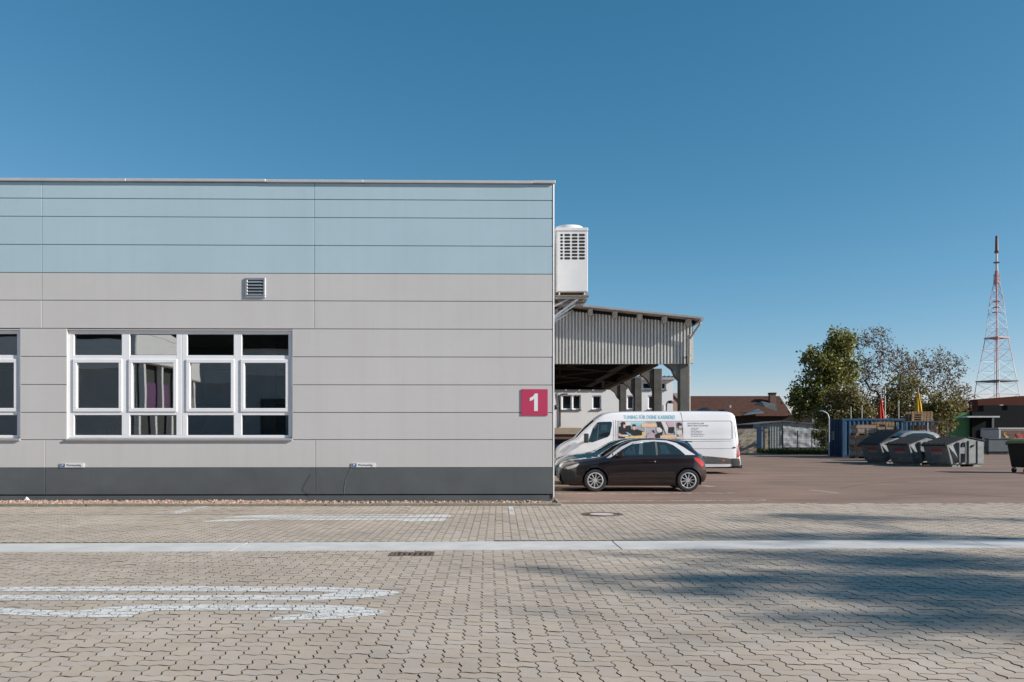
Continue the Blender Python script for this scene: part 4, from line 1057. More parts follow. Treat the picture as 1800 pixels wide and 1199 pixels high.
wheelie('second black wheeled bin hidden just outside the right edge', (wx(1773,30.9)+2.7, 29.2, 0), R(0))

# parked pale car behind the first waste container, and box trailer farther right are built with the vehicles
# ================================================================== RIGHT BACKGROUND BUILDINGS
gh = thing('green_hall', 'dark hall with a green end wall behind the waste containers', 'building', (0, 78, 0)); GS = F/78
def qx(x): return (x-900)/GS
def qz(y): return CAM_H + (HZ-y)/GS
MB().box(qx(1676), qx(1704.5), 0, 8, 0, qz(725)).build('green_wall', M['green'], gh)
MB().prism([(qx(1704.7),0),(qx(1704.7),qz(724.5)),(qx(1740),qz(723)),(qx(1740),0)], -.4, 8, 'xz').build('dark_wall', M['anth'], gh)
MB().prism([(qx(1740.2),0),(qx(1740.2),qz(723)),(qx(1860),qz(717)),(qx(1860),0)], -.2, 8, 'xz').build('dark_wall', M['anth'], gh)
MB().box(qx(1684), qx(1740), -1.6, -.41, qz(734.5), qz(732)).build('awning', M['tin'], gh)
MB().box(qx(1718), qx(1736), -.5, -.42, qz(768), qz(755)).build('window', M['contdark'], gh)
for i in range(3): MB().box(qx(1718), qx(1736), -.53, -.51, qz(766-i*4), qz(764.5-i*4)).build('window_bar', M['slate'], gh)
MB().box(qx(1738), qx(1741.5), -.55, -.42, 0, qz(735)).build('downpipe', M['slate'], gh)
rb = thing('red_hall', 'rust red upper block rising behind the dark hall', 'building', (0, 100, 0)); RBS = F/100
MB().prism([((1719-900)/RBS,0),((1719-900)/RBS,CAM_H+(HZ-702)/RBS),((1780-900)/RBS,CAM_H+(HZ-697)/RBS),((1797-900)/RBS,CAM_H+(HZ-696)/RBS),((1860-900)/RBS,CAM_H+(HZ-697.5)/RBS),((1860-900)/RBS,0)], 0, 14, 'xz').build('wall', M['redbrown'], rb)
MB().box((1719-900)/RBS, (1790-900)/RBS, -1.2, -.02, 0, CAM_H+(HZ-713)/RBS).build('lower_block', M['anth'], rb)
vt = MB(); vt.lathe([(0,.55),(.3,.5),(.5,.3),(.55,.0)], 14, ((1754-900)/RBS, -.6, CAM_H+(HZ-719.5)/RBS)); vt.lathe([(0,.35),(.25,.3),(.35,0)], 12, ((1761-900)/RBS, -.6, CAM_H+(HZ-719.5)/RBS)); vt.build('roof_vent', M['white'], rb, smooth=50)
MB().tube(((1796-900)/RBS, -2, 0), ((1796-900)/RBS, -2, CAM_H+(HZ-640)/RBS), .12, .08, n=8).build('mast', M['slate'], rb)
lw_ = thing('low_wall', 'low dark wall with a ledge behind the waste containers', 'wall', (0, 60, 0)); LS = F/60
MB().box((1738-900)/LS, (1778-900)/LS, 0, .5, 0.25, CAM_H+(HZ-772)/LS).build('wall', M['slate'], lw_); MB().box((1737.5-900)/LS, (1778.5-900)/LS, -.05, .55, CAM_H+(HZ-771.8)/LS, CAM_H+(HZ-770.5)/LS).build('cap', M['conc'], lw_); MB().box((1739-900)/LS, (1777-900)/LS, .1, .4, 0, .248).build('footing', M['conc'], lw_)
# far treeline / horizon filler hidden behind the yard
fb = thing('far_sheds', 'low distant sheds closing the horizon behind the yard', 'building', (0, 150, 0))
MB().box(wx(1180,150), wx(1700,150), 0, 12, 0, 3.2).build('wall', M['darkbrick'], fb); MB().prism([(0,3.2),(6,5.0),(12,3.2)], wx(1180,150), wx(1700,150), 'yz').build('roof', M['slate'], fb)
# ================================================================== VEHICLES
def pchip(xs, ys):
    xs = np.array(xs, float); ys = np.array(ys, float); h = np.diff(xs); d = np.diff(ys)/h
    m = np.zeros(len(xs)); m[0], m[-1] = d[0], d[-1]
    for i in range(1, len(xs)-1):
        if d[i-1]*d[i] > 0: w1, w2 = 2*h[i]+h[i-1], h[i]+2*h[i-1]; m[i] = (w1+w2)/(w1/d[i-1]+w2/d[i])
    def f(x):
        x = min(max(x, xs[0]), xs[-1]); i = min(max(np.searchsorted(xs, x)-1, 0), len(h)-1)
        t = (x-xs[i])/h[i]; t2, t3 = t*t, t*t*t
        return (2*t3-3*t2+1)*ys[i] + (t3-2*t2+t)*h[i]*m[i] + (-2*t3+3*t2)*ys[i+1] + (t3-t2)*h[i]*m[i+1]
    return f
class Body:
    """lofted vehicle body; x from nose to tail, y = +-half width (near side is -y), z up"""
    def __init__(s, L, top, bot, sho, wid, rof, crown=0.05, tuck=0.05):
        s.L = L; s.top, s.bot, s.sho, s.wid, s.rof = [pchip(*zip(*c)) for c in (top, bot, sho, wid, rof)]
        s.crown, s.tuck = crown, tuck; s.cache = {}
    def section(s, x):
        k = round(x, 4)
        if k in s.cache: return s.cache[k]
        zb, zs, zt, w, r = s.bot(x), s.sho(x), s.top(x), s.wid(x), s.rof(x)
        zs = min(zs, zt-.03); pts = []
        for t in np.linspace(0, 1, 22):
            y = w*(1 - s.tuck*max(0, (.30-t)/.30)**2 - .035*t**3 - .012*(2*t-1)**2)
            pts.append((y, zb+(zs-zb)*t))
        ze = zt - s.crown*min(1, (zt-zs)/.25); y0 = pts[-1][0]
        for t in np.linspace(0, 1, 13)[1:]:
            y = y0 + (r-y0)*t + .035*math.sin(math.pi*t)*(1 if zt-zs > .2 else .3); pts.append((y, zs+(ze-zs)*t))
        for t in np.linspace(0, 1, 9)[1:]:
            a = t*math.pi/2; pts.append((r*math.cos(a)**.75 if t < 1 else 0, ze + (zt-ze)*math.sin(a)))
        p = np.array(pts); s.cache[k] = p; return p
    def side_y(s, x, z):
        p = s.section(min(max(x, .001), s.L-.001))[:34]; return float(np.interp(z, p[:,1], p[:,0]))
    def top_z(s, x, y):
        p = s.section(min(max(x, .001), s.L-.001))[21:][::-1]; return float(np.interp(abs(y), p[:,0], p[:,1]))
    def mesh(s, name, mats, parent, arches, nx=110):
        xs = s.L*(0.5-0.5*np.cos(np.linspace(0.06, math.pi-0.06, nx))); xs = .55*xs + .45*np.linspace(0, s.L, nx); xs[0] = 0; xs[-1] = s.L
        secs = [s.section(x) for x in xs]; n = len(secs[0]); V = []; Fc = []
        for sd in (-1, 1):
            off = len(V); G = np.zeros((nx, n, 3))
            for i, x in enumerate(xs): G[i,:,0] = x; G[i,:,1] = sd*secs[i][:,0]; G[i,:,2] = secs[i][:,1]
            for (cx, cz, rad) in arches:
                for i in range(nx):
                    for j in range(22):
                        dx, dz = G[i,j,0]-cx, G[i,j,2]-cz; r = math.hypot(dx, dz)
                        if abs(r-rad) < .028 and r > 0:
                            X, Z = cx+dx*rad/r, cz+dz*rad/r
                            G[i,j] = (X, sd*(s.side_y(X, Z)+.004), Z)
            V += [tuple(q) for q in G.reshape(-1,3)]
            for i in range(nx-1):
                for j in range(n-1):
                    c = (G[i,j]+G[i+1,j]+G[i+1,j+1]+G[i,j+1])/4
                    if j < 21 and any(math.hypot(c[0]-a, c[2]-b) < rr*.985 for a, b, rr in arches): continue
                    q = (off+i*n+j, off+(i+1)*n+j, off+(i+1)*n+j+1, off+i*n+j+1); Fc.append(q if sd < 0 else q[::-1])
        H = nx*n                                               # nose and tail caps
        for i, rev in ((0, False), (nx-1, True)):
            a = [i*n+j for j in range(n)]; b = [H+i*n+j for j in range(n)]
            for j in range(n-1): q = (a[j], a[j+1], b[j+1], b[j]); Fc.append(q[::-1] if rev else q)
        me = bpy.data.meshes.new(name); me.from_pydata(V, [], Fc)
        bm = bmesh.new(); bm.from_mesh(me); bmesh.ops.remove_doubles(bm, verts=bm.verts, dist=.0008); bmesh.ops.recalc_face_normals(bm, faces=bm.faces); bm.to_mesh(me); bm.free(); me.update()
        o = link(name, me, mats, parent, smooth=38)
        for (cx, cz, rad) in arches:
            for sd in (-1, 1):
                wl_ = MB(); yo = s.side_y(cx, cz+rad*.8); nseg = 20
                ring = [(cx+rad*math.cos(t), cz+rad*math.sin(t)) for t in np.linspace(-.35, math.pi+.35, nseg)]
                v = [(a, sd*yo, b) for a, b in ring] + [(a, sd*(yo-.38), b) for a, b in ring]; k = nseg
                wl_.add(v, [(i, i+1, i+1+k, i+k) for i in range(k-1)] + [tuple(range(k, 2*k))])
                wl_.build('wheel_well', M['cladding'], parent, recalc=False)
        return o
    def patch(s, name, poly, m, parent, off=.003, sides=(-1, 1), cuts=3, plane='side'):
        for sd in sides:
            bm = bmesh.new(); vs_ = [bm.verts.new((a, 0, b)) for a, b in poly]; bm.faces.new(vs_)
            bmesh.ops.triangulate(bm, faces=bm.faces)
            for _ in range(cuts):
                ed = [e for e in bm.edges if e.calc_length() > .12]
                if not ed: break
                bmesh.ops.subdivide_edges(bm, edges=ed, cuts=1, use_grid_fill=False); bmesh.ops.triangulate(bm, faces=[f for f in bm.faces if len(f.verts) > 3])
            for v in bm.verts:
                x, z = v.co.x, v.co.z
                if plane == 'side': v.co.y = sd*(s.side_y(x, z)+off)
                else: v.co = (x, z, s.top_z(x, z)+off)
            bmesh.ops.recalc_face_normals(bm, faces=bm.faces)
            me = bpy.data.meshes.new(name); bm.to_mesh(me); bm.free()
            # outward normals
            o = link(name, me, m, parent, smooth=180)
            if plane != 'side': break
    def line(s, name, pts, m, parent, r=.005, sides=(-1, 1), off=.001):
        for sd in sides:
            P3 = []
            for (a, b), (c, d) in zip(pts[:-1], pts[1:]):
                k = max(1, int(math.hypot(c-a, d-b)/.10))
                for i in range(k): t = i/k; P3.append((a+(c-a)*t, b+(d-b)*t))
            P3.append(pts[-1])
            MB().path([(a, sd*(s.side_y(a, b)+off), b) for a, b in P3], r, 4).build(name, m, parent)
def wheel(parent, x, y, rad, sd, spokes=10, wid=.20, rimr=.70):
    yo = y; yi = y - sd*wid
    t = MB().lathe([(rad*rimr, yi), (rad*.96, yi), (rad, yi+sd*.03), (rad, yo-sd*.035), (rad*.965, yo-sd*.008), (rad*.88, yo), (rad*rimr, yo-sd*.012)], 40, (x, 0, rad), 'y').build('wheel', M['tyre'], parent, smooth=40)
    r = MB(); rr = rad*rimr
    r.lathe([(rr+.004, yo-sd*.10), (rr+.004, yo-sd*.008), (rr-.016, yo-sd*.002), (rr-.026, yo-sd*.016), (rr-.03, yo-sd*.10)], 40, (x, 0, rad), 'y')
    r.lathe([(0, yo-sd*.018), (.045, yo-sd*.018), (.055, yo-sd*.03), (.055, yo-sd*.06)], 20, (x, 0, rad), 'y')
    for i in range(spokes):
        a = 2*math.pi*i/spokes + .17; c, s_ = math.cos(a), math.sin(a)
        p = (x+.04*c, yo-sd*.035, rad+.04*s_); q = (x+(rr-.012)*c, yo-sd*.022, rad+(rr-.012)*s_)
        r.bar(p, q, .026, .02)
    r.build('rim', M['alloy'], t, smooth=40)
    MB().lathe([(0, yo-sd*.11), (rr, yo-sd*.11)], 30, (x, 0, rad), 'y').build('brake_disc', M['cladding'], t)

# ---- aubergine three-door hatchback
CD = 20.95; cs = F/CD; CX = wx(985.5, CD); HW = .87
hat = thing('parked_car', 'dark aubergine three-door hatchback with silver roof arches', 'car', (CX, CD+HW, 0))
LC = 3.9
top = [(0,.60),(.03,.68),(.10,.745),(.30,.80),(.62,.85),(1.00,.905),(1.12,.935),(1.35,1.09),(1.62,1.26),(1.90,1.365),(2.2,1.41),(2.5,1.42),(2.85,1.40),(3.15,1.355),(3.36,1.30),(3.44,1.255),(3.62,1.09),(3.76,.955),(3.82,.90),(3.87,.78),(3.9,.62)]
bot = [(0,.27),(.12,.20),(.5,.19),(1.4,.17),(2.9,.18),(3.5,.22),(3.8,.26),(3.9,.34)]
sho = [(0,.52),(.05,.60),(.15,.68),(.40,.755),(.8,.82),(1.2,.875),(1.7,.925),(2.4,.95),(3.2,.965),(3.6,.96),(3.75,.90),(3.82,.80),(3.9,.55)]
wid = [(0,.58),(.06,.66),(.18,.755),(.4,.825),(.8,.86),(1.4,.868),(2.4,.87),(3.1,.868),(3.5,.84),(3.75,.765),(3.86,.67),(3.9,.60)]
rof = [(0,.45),(.1,.56),(.4,.66),(.9,.70),(1.12,.70),(1.4,.64),(1.8,.60),(2.4,.585),(3.1,.56),(3.4,.55),(3.6,.60),(3.8,.60),(3.9,.50)]
B1 = Body(LC, top, bot, sho, wid, rof)
WXF, WXR, WR = .915, 3.365, .298
B1.mesh('body', M['aub'], hat, [(WXF, WR, .345), (WXR, WR, .345)])
MB().box(.25, 3.6, -.72, .72, .15, .32).build('underbody', M['cladding'], hat)
for sd in (-1, 1):
    for x in (WXF, WXR): wheel(hat, x, sd*(.85), WR, sd)
glassF = [(1.42,.945),(1.62,1.075),(1.86,1.215),(2.10,1.295),(2.34,1.315),(2.50,1.318),(2.51,.968)]
glassR = [(2.575,1.318),(2.80,1.295),(2.98,1.225),(3.13,1.115),(3.26,.985),(2.575,.972)]
B1.patch('side_window', glassF, M['carglass'], hat, .004); B1.patch('side_window', glassR, M['carglass'], hat, .004)
B1.patch('far_window_view', [(2.06,.985),(2.10,1.26),(2.19,1.275),(2.17,.985)], M['viewglass'], hat, .0055, sides=(-1,)); B1.patch('far_window_view', [(1.66,.985),(1.78,1.13),(1.97,1.215),(1.99,.985)], M['viewglass2'], hat, .0055, sides=(-1,)); B1.patch('far_window_view', [(2.64,1.0),(2.64,1.24),(2.80,1.23),(2.90,1.0)], M['viewglass2'], hat, .0055, sides=(-1,))  # light from the opposite windows, painted as paler patches on opaque glass
arch = [(1.20,.885),(1.34,.98),(1.62,1.185),(1.90,1.315),(2.2,1.36),(2.5,1.368),(2.84,1.348),(3.09,1.285),(3.28,1.17),(3.46,1.04),(3.56,.972),(3.29,.972),(3.16,1.105),(3.00,1.23),(2.82,1.302),(2.5,1.328),(2.18,1.316),(1.88,1.245),(1.62,1.105),(1.40,.955),(1.31,.888)]
B1.patch('roof_arch', arch, M['silver'], hat, .005)
B1.patch('pillar_trim', [(2.515,.966),(2.512,1.32),(2.572,1.32),(2.57,.968)], M['trimgrey'], hat, .005)
B1.patch('windscreen', [(1.13,-.62),(1.62,-.545),(1.80,-.52),(1.80,.52),(1.62,.545),(1.13,.62)], M['screen'], hat, .004, plane='top')
B1.patch('rear_window', [(3.45,-.48),(3.68,-.54),(3.68,.54),(3.45,.48)], M['carglass'], hat, .004, plane='top')
B1.patch('headlamp', [(.10,.60),(.16,.655),(.33,.70),(.46,.745),(.50,.735),(.42,.66),(.30,.615),(.20,.59)], M['lampclear'], hat, .005)
B1.patch('headlamp_shade', [(.12,.665),(.22,.715),(.38,.752),(.30,.71),(.18,.672)], M['trimgrey'], hat, .006)
B1.patch('tail_lamp', [(3.52,.90),(3.66,.885),(3.78,.79),(3.80,.69),(3.73,.66),(3.62,.77),(3.54,.85)], M['lampred'], hat, .006)
B1.patch('lower_grille', [(.05,.27),(.04,.40),(.20,.42),(.40,.39),(.44,.30),(.30,.26)], M['cladding'], hat, .004)
MB().path([(-.012,-.40,.60),(-.02,-.42,.45),(-.015,-.40,.31)], .016, 6).build('grille_frame', M['alloy'], hat); MB().path([(-.012,.40,.60),(-.02,.42,.45),(-.015,.40,.31)], .016, 6).build('grille_frame', M['alloy'], hat)
MB().box(-.012, .01, -.40, .40, .31, .60).build('grille', M['cladding'], hat)
B1.line('door_seam', [(1.30,.90),(1.27,.60),(1.28,.34),(1.36,.26),(2.55,.25),(2.62,.36),(2.62,.955)], M['black'], hat, .004)
B1.line('crease', [(1.4,.335),(2.0,.36),(2.9,.38)], M['aub'], hat, .010)
B1.line('crease', [(.62,.79),(1.3,.838),(2.2,.868),(3.3,.88)], M['aub'], hat, .008)
B1.line('belt_trim', [(1.40,.938),(2.0,.955),(2.6,.965),(3.27,.972)], M['black'], hat, .007)
for sd in (-1, 1):
    y = B1.side_y(2.36, .80); MB().box(2.28, 2.45, sd*y-.012 if sd > 0 else sd*y-.03, sd*y+.03 if sd > 0 else sd*y+.012, .785, .81).build('door_handle', M['aub'], hat, .008)
    MB().lathe([(0,0),(.018,0)], 10, (2.49, sd*(y+.012), .80), 'y').build('lock', M['alloy'], hat)
    y = B1.side_y(1.50, .96)
    m = MB(); m.lathe([(0,-.10),(.05,-.09),(.075,-.02),(.07,.05),(.03,.09),(0,.095)], 14, (1.56, sd*(y+.11), .985), 'x'); m.bar((1.56, sd*(y-.02), .935), (1.57, sd*(y+.08), .95), .05, .035); m.build('door_mirror', M['aub'], hat, smooth=40)

# ---- teal car behind it
TD = 23.75; TX = wx(976, TD)
tea = thing('parked_car', 'dark teal hatchback mostly hidden behind the aubergine car', 'car', (TX, TD+.88, 0))
LT = 4.55
top = [(0,.55),(.05,.66),(.15,.74),(.45,.86),(.9,.94),(1.2,.985),(1.45,1.10),(1.85,1.31),(2.1,1.375),(2.5,1.405),(3.0,1.405),(3.6,1.375),(4.02,1.31),(4.10,1.25),(4.22,1.06),(4.34,.97),(4.46,.90),(4.52,.74),(4.55,.55)]
sho = [(0,.48),(.1,.62),(.45,.78),(1.2,.90),(2.4,.97),(3.7,1.0),(4.2,.97),(4.4,.86),(4.55,.5)]
bot = [(0,.27),(.2,.2),(1.4,.18),(3.4,.18),(4.3,.25),(4.55,.36)]
wid = [(0,.55),(.08,.66),(.3,.79),(.7,.86),(1.4,.88),(3.4,.88),(4.1,.84),(4.4,.76),(4.5,.66),(4.55,.58)]
rof = [(0,.42),(.1,.55),(.5,.68),(1.2,.72),(1.5,.66),(2.0,.60),(3.0,.58),(4.0,.55),(4.2,.60),(4.4,.60),(4.55,.48)]
B2 = Body(LT, top, bot, sho, wid, rof)
B2.mesh('body', M['teal'], tea, [(.86,.31,.355),(3.50,.31,.355)])
MB().box(.25, 4.2, -.7, .7, .16, .32).build('underbody', M['cladding'], tea)
for sd in (-1, 1):
    for x in (.86, 3.50): wheel(tea, x, sd*.86, .31, sd, 5)
B2.patch('side_window', [(1.6,1.0),(1.95,1.24),(2.3,1.31),(3.2,1.31),(3.75,1.22),(4.0,1.05),(3.4,1.01)], M['carglass'], tea, .004)
B2.patch('windscreen', [(1.24,-.64),(1.8,-.55),(1.98,-.52),(1.98,.52),(1.8,.55),(1.24,.64)], M['screen'], tea, .004, plane='top')
B2.patch('rear_window', [(4.11,-.46),(4.30,-.54),(4.30,.54),(4.11,.46)], M['carglass'], tea, .004, plane='top')
B2.patch('headlamp', [(.12,.62),(.2,.68),(.5,.79),(.52,.74),(.3,.63)], M['lampclear'], tea, .005)
B2.patch('tail_lamp', [(4.22,.94),(4.42,.86),(4.50,.72),(4.42,.68),(4.25,.80)], M['lampred'], tea, .006)
MB().box(-.01,.02,-.42,.42,.3,.52).build('grille', M['cladding'], tea)
MB().prism([(3.98,1.325),(4.16,1.30),(4.17,1.275),(3.98,1.29)], -.54, .54, 'xz').build('spoiler', M['teal'], tea, .01)
B2.patch('bumper_trim', [(4.2,.3),(4.2,.48),(4.5,.52),(4.53,.42),(4.4,.32)], M['cladding'], tea, .005)

# ---- white panel van
VD = 30.4; VX = wx(977.5, VD); vw = 1.02
van = thing('panel_van', 'white panel van with cyan slogan and photo strip on its side', 'van', (VX, VD+vw, 0))
LV = 7.08
def vpx(x): return wx(x, VD) - VX
def vpz(y): return wz(y, VD)
top = [(0,.75),(.04,.90),(.15,1.05),(.35,1.20),(.60,1.32),(.76,1.40),(1.0,1.65),(1.25,1.88),(1.44,2.04),(1.62,2.20),(1.85,2.33),(2.2,2.40),(2.8,2.42),(5.0,2.435),(6.6,2.42),(6.80,2.38),(6.88,2.28),(6.95,1.95),(7.01,1.5),(7.04,1.1),(7.06,.8),(7.08,.55)]
sho = [(0,.62),(.1,.85),(.4,1.06),(.8,1.25),(1.3,1.38),(2.0,1.45),(4,1.5),(6.8,1.5),(6.95,1.3),(7.03,.9),(7.08,.48)]
bot = [(0,.36),(.15,.28),(.6,.26),(3,.26),(6.5,.28),(7.08,.34)]
wid = [(0,.62),(.08,.74),(.25,.88),(.6,.97),(1.2,1.01),(2.2,1.02),(6.3,1.02),(6.75,1.00),(6.95,.96),(7.08,.90)]
rof = [(0,.5),(.2,.70),(.6,.80),(.9,.82),(1.4,.80),(2,.80),(2.6,.81),(6.6,.81),(6.9,.80),(7.08,.70)]
B3 = Body(LV, top, bot, sho, wid, rof, crown=.10, tuck=.02)
B3.mesh('body', M['vanwhite'], van, [(1.02,.345,.42),(5.05,.345,.42)])
MB().box(.3, 6.9, -.85, .85, .22, .4).build('underbody', M['cladding'], van)
for sd in (-1, 1):
    for x in (1.02, 5.05): wheel(van, x, sd*.99, .345, sd, 8, .22)
B3.patch('side_window', [(vpx(1034.5),vpz(777)),(vpx(1037),vpz(769)),(vpx(1043),vpz(752)),(vpx(1051),vpz(742.5)),(vpx(1056),vpz(741.5)),(vpx(1074.5),vpz(741)),(vpx(1076.5),vpz(743)),(vpx(1076),vpz(748)),(vpx(1072.5),vpz(764)),(vpx(1069),vpz(768)),(vpx(1042),vpz(777.5))], M['carglass'], van, .004)
B3.patch('window_divider', [(vpx(1049),vpz(775.2)),(vpx(1052.3),vpz(745)),(vpx(1053.4),vpz(745)),(vpx(1050.6),vpz(774.8))], M['trimgrey'], van, .006)
B3.patch('quarter_window', [(vpx(1056.5),vpz(747)),(vpx(1067),vpz(746)),(vpx(1068.5),vpz(747.5)),(vpx(1067),vpz(757)),(vpx(1057),vpz(757))], M['screen'], van, .006)
B3.patch('windscreen', [(.80,-.72),(1.40,-.70),(1.48,-.66),(1.48,.66),(1.40,.70),(.80,.72)], M['carglass'], van, .004, plane='top')
B3.patch('headlamp', [(.10,.83),(.22,.95),(.50,1.12),(.60,1.10),(.45,.95),(.25,.80)], M['lampclear'], van, .005)
B3.patch('bumper', [(.02,.36),(.03,.60),(.30,.70),(.55,.72),(.56,.40),(.3,.30)], M['cladding'], van, .006)
MB().box(-.012,.012,-.5,.5,.62,.76).build('grille', M['cladding'], van)
m = MB(); y = B3.side_y(vpx(1035), 1.4)
for sd in (-1, 1):
    m = MB(); m.box(vpx(1026), vpx(1034), sd*(y+.20)-.10, sd*(y+.20)+.10, vpz(778.5), vpz(762)); m.build('door_mirror', M['cladding'], van, .04, 3)
    MB().bar((vpx(1033), sd*(y-.02), vpz(775)), (vpx(1031), sd*(y+.14), vpz(774)), .06, .08).build('mirror_arm', M['cladding'], van)
B3.patch('lower_trim', [(2.1,vpz(815.5)),(2.1,vpz(806.5)),(4.55,vpz(806.3)),(LV-.36,vpz(806.3)),(LV-.36,vpz(815.5)),(5.6,vpz(815.5)),(5.55,.62),(5.3,.79),(4.8,.79),(4.55,.60)], M['trimgrey'], van, .006)
B3.patch('corner_bumper', [(LV-.36,.30),(LV-.36,.60),(LV-.06,.60),(LV-.02,.44),(LV-.05,.30)], M['cladding'], van, .014)
MB().box(LV-.10, LV+.07, -.92, .92, .22, .34).build('rear_step', M['cladding'], van, .02)
B3.patch('tail_lamp', [(vpx(1296.6),vpz(804.5)),(vpx(1298.2),vpz(782)),(vpx(1300.2),vpz(776)),(vpx(1302.2),vpz(780)),(vpx(1303.0),vpz(804.5))], M['lampred'], van, .012)
B3.patch('lamp_lens', [(vpx(1299.8),vpz(798)),(vpx(1300.2),vpz(783)),(vpx(1301.8),vpz(783)),(vpx(1302.4),vpz(798))], M['lampclear'], van, .015)
B3.patch('side_marker', [(vpx(1269),vpz(811)),(vpx(1274.5),vpz(811)),(vpx(1274.5),vpz(808)),(vpx(1269),vpz(808))], M['lamporange'], van, .010)
B3.patch('door_handle', [(vpx(1288.5),vpz(788)),(vpx(1293.5),vpz(788)),(vpx(1293.5),vpz(785.5)),(vpx(1288.5),vpz(785.5))], M['cladding'], van, .02, sides=(-1,))
seam = M['trimgrey']
B3.line('door_seam', [(vpx(1083),vpz(738)),(vpx(1083),vpz(800)),(vpx(1083),.45)], seam, van, .007)
B3.line('door_seam', [(vpx(1079),vpz(739)),(vpx(1079),vpz(775)),(vpx(1074),vpz(795)),(vpx(1074),.5)], seam, van, .006)
B3.line('panel_seam', [(vpx(1085),vpz(740.3)),(vpx(1285.5),vpz(740)),(vpx(1288),vpz(743)),(vpx(1288),vpz(771)),(vpx(1285),vpz(772)),(vpx(1085),vpz(772.6))], seam, van, .009)
B3.line('panel_seam', [(vpx(1085),vpz(775.5)),(vpx(1288),vpz(774.5))], M['vanwhite'], van, .018)
B3.line('panel_seam', [(vpx(1085),vpz(789)),(vpx(1285),vpz(788.6))], seam, van, .006)
B3.line('panel_seam', [(vpx(1199),vpz(724.5)),(vpx(1201),vpz(740)),(vpx(1201),vpz(806))], seam, van, .006)
B3.line('panel_seam', [(vpx(1292),vpz(742)),(vpx(1295),vpz(775)),(vpx(1295.5),vpz(806))], seam, van, .006)
yf = lambda a, b: -(B3.side_y(a, b)+.006)
text_obj('TUNING FÜR DEINE KARRIERE!', 'slogan', vpx(1188)-vpx(1097), vpz(729.6)-vpz(736.4), M['cyan'], van, vpx(1097), vpz(736.6), 0, .008, 0, yf)
yf2 = lambda a, b: -(B3.side_y(a, b)+.006)
text_obj('QUALIFIZIERUNG ZUM', 'lettering', vpx(1238)-vpx(1209), .055, M['ink'], van, vpx(1209), vpz(745.9), 0, .004, 0, yf2)
text_obj('SMART REPAIR TECHNIKER', 'lettering', vpx(1246)-vpx(1209.5), .055, M['ink'], van, vpx(1209.5), vpz(749.5), 0, .004, 0, yf2)
for i, wln in enumerate((14.5, 11.5, 19.5, 18.5, 24, 22.5)):
    zc = vpz(752.6+i*2.8); x = vpx(1215.5); end = vpx(1215.5+wln); rsx = random.Random(i)
    mm = MB()
    while x < end:
        wd = rsx.uniform(.05, .16); e_ = min(end, x+wd)
        mm.quad((x, yf2(x, zc), zc-.014), (e_, yf2(e_, zc), zc-.014), (e_, yf2(e_, zc+.028), zc+.014), (x, yf2(x, zc+.028), zc+.014)); x += wd+.03
    mm.build('small_print', M['prgrey'], van)
# photo strip along the side: flat print built from coloured pieces
def pr(x, y): return (vpx(1086 + x*115/940.0), vpz(741.2 + y*30/245.0))       # strip coordinates 0..940 x 0..245
B3.patch('photo_strip', [pr(0,0),pr(940,0),pr(940,245),pr(0,245)], M['prgrey'], van, .005, sides=(-1,), cuts=4)
prints = [('prpale',[(30,0),(400,0),(400,40),(30,60)]),('prcyan',[(190,10),(400,10),(400,70),(190,70)]),('hair',[(15,75),(120,60),(190,55),(200,130),(170,180),(180,240),(10,240),(15,150)]),('hair',[(40,20),(70,0),(110,5),(120,40),(95,45),(85,70),(50,80)]),('skin',[(80,48),(108,38),(118,60),(110,90),(88,95)]),
 ('hair',[(185,110),(290,110),(390,150),(395,190),(240,205),(190,190)]),('hair',[(210,45),(235,35),(265,45),(268,70),(215,72)]),('skin',[(216,68),(262,68),(262,105),(240,125),(220,110)]),('skin',[(10,160),(60,185),(140,190),(135,215),(40,215),(8,200)]),('prcyan',[(115,150),(140,150),(200,195),(185,205)]),('prpale',[(60,195),(150,185),(160,205),(80,218)]),
 ('pryellow',[(120,215),(380,195),(395,245),(90,245)]),('pryellow',[(350,150),(385,145),(390,200),(350,200)]),('propeach',[(345,30),(560,25),(570,75),(345,80)]),('prpale',[(392,0),(402,0),(402,200),(385,210)]),('prmauve',[(420,200),(470,160),(520,140),(540,245),(420,245)]),('hair',[(500,125),(520,115),(535,160),(510,165)]),('hair',[(560,0),(620,0),(660,100),(640,200),(600,240),(545,240),(540,190),(600,150)]),
 ('prpale',[(560,90),(600,80),(640,110),(640,145),(590,160),(560,130)]),('prpale',[(630,0),(690,0),(760,170),(700,180)]),('prmauve',[(700,0),(820,0),(820,80),(740,90)]),('hair',[(730,80),(810,75),(800,165),(720,165)]),('propeach',[(610,200),(740,185),(830,195),(840,245),(610,245)]),('prpale',[(820,0),(830,0),(845,245),(822,200)]),
 ('hair',[(860,20),(890,10),(925,30),(930,60),(885,65),(870,90)]),('skin',[(878,62),(922,55),(920,95),(890,100)]),('prcyan',[(822,150),(850,130),(860,180),(830,190)]),('prpale',[(850,130),(930,120),(930,180),(860,190)]),('skin',[(860,175),(930,195),(935,220),(880,215)]),('hair',[(925,90),(940,80),(940,180),(928,170)]),('prpale',[(840,215),(935,225),(935,245),(845,245)])]
for i, (mm, pl) in enumerate(prints): B3.patch('print_patch', [pr(x, y) for x, y in pl], M[mm], van, .0065+.0006*i, sides=(-1,), cuts=2)

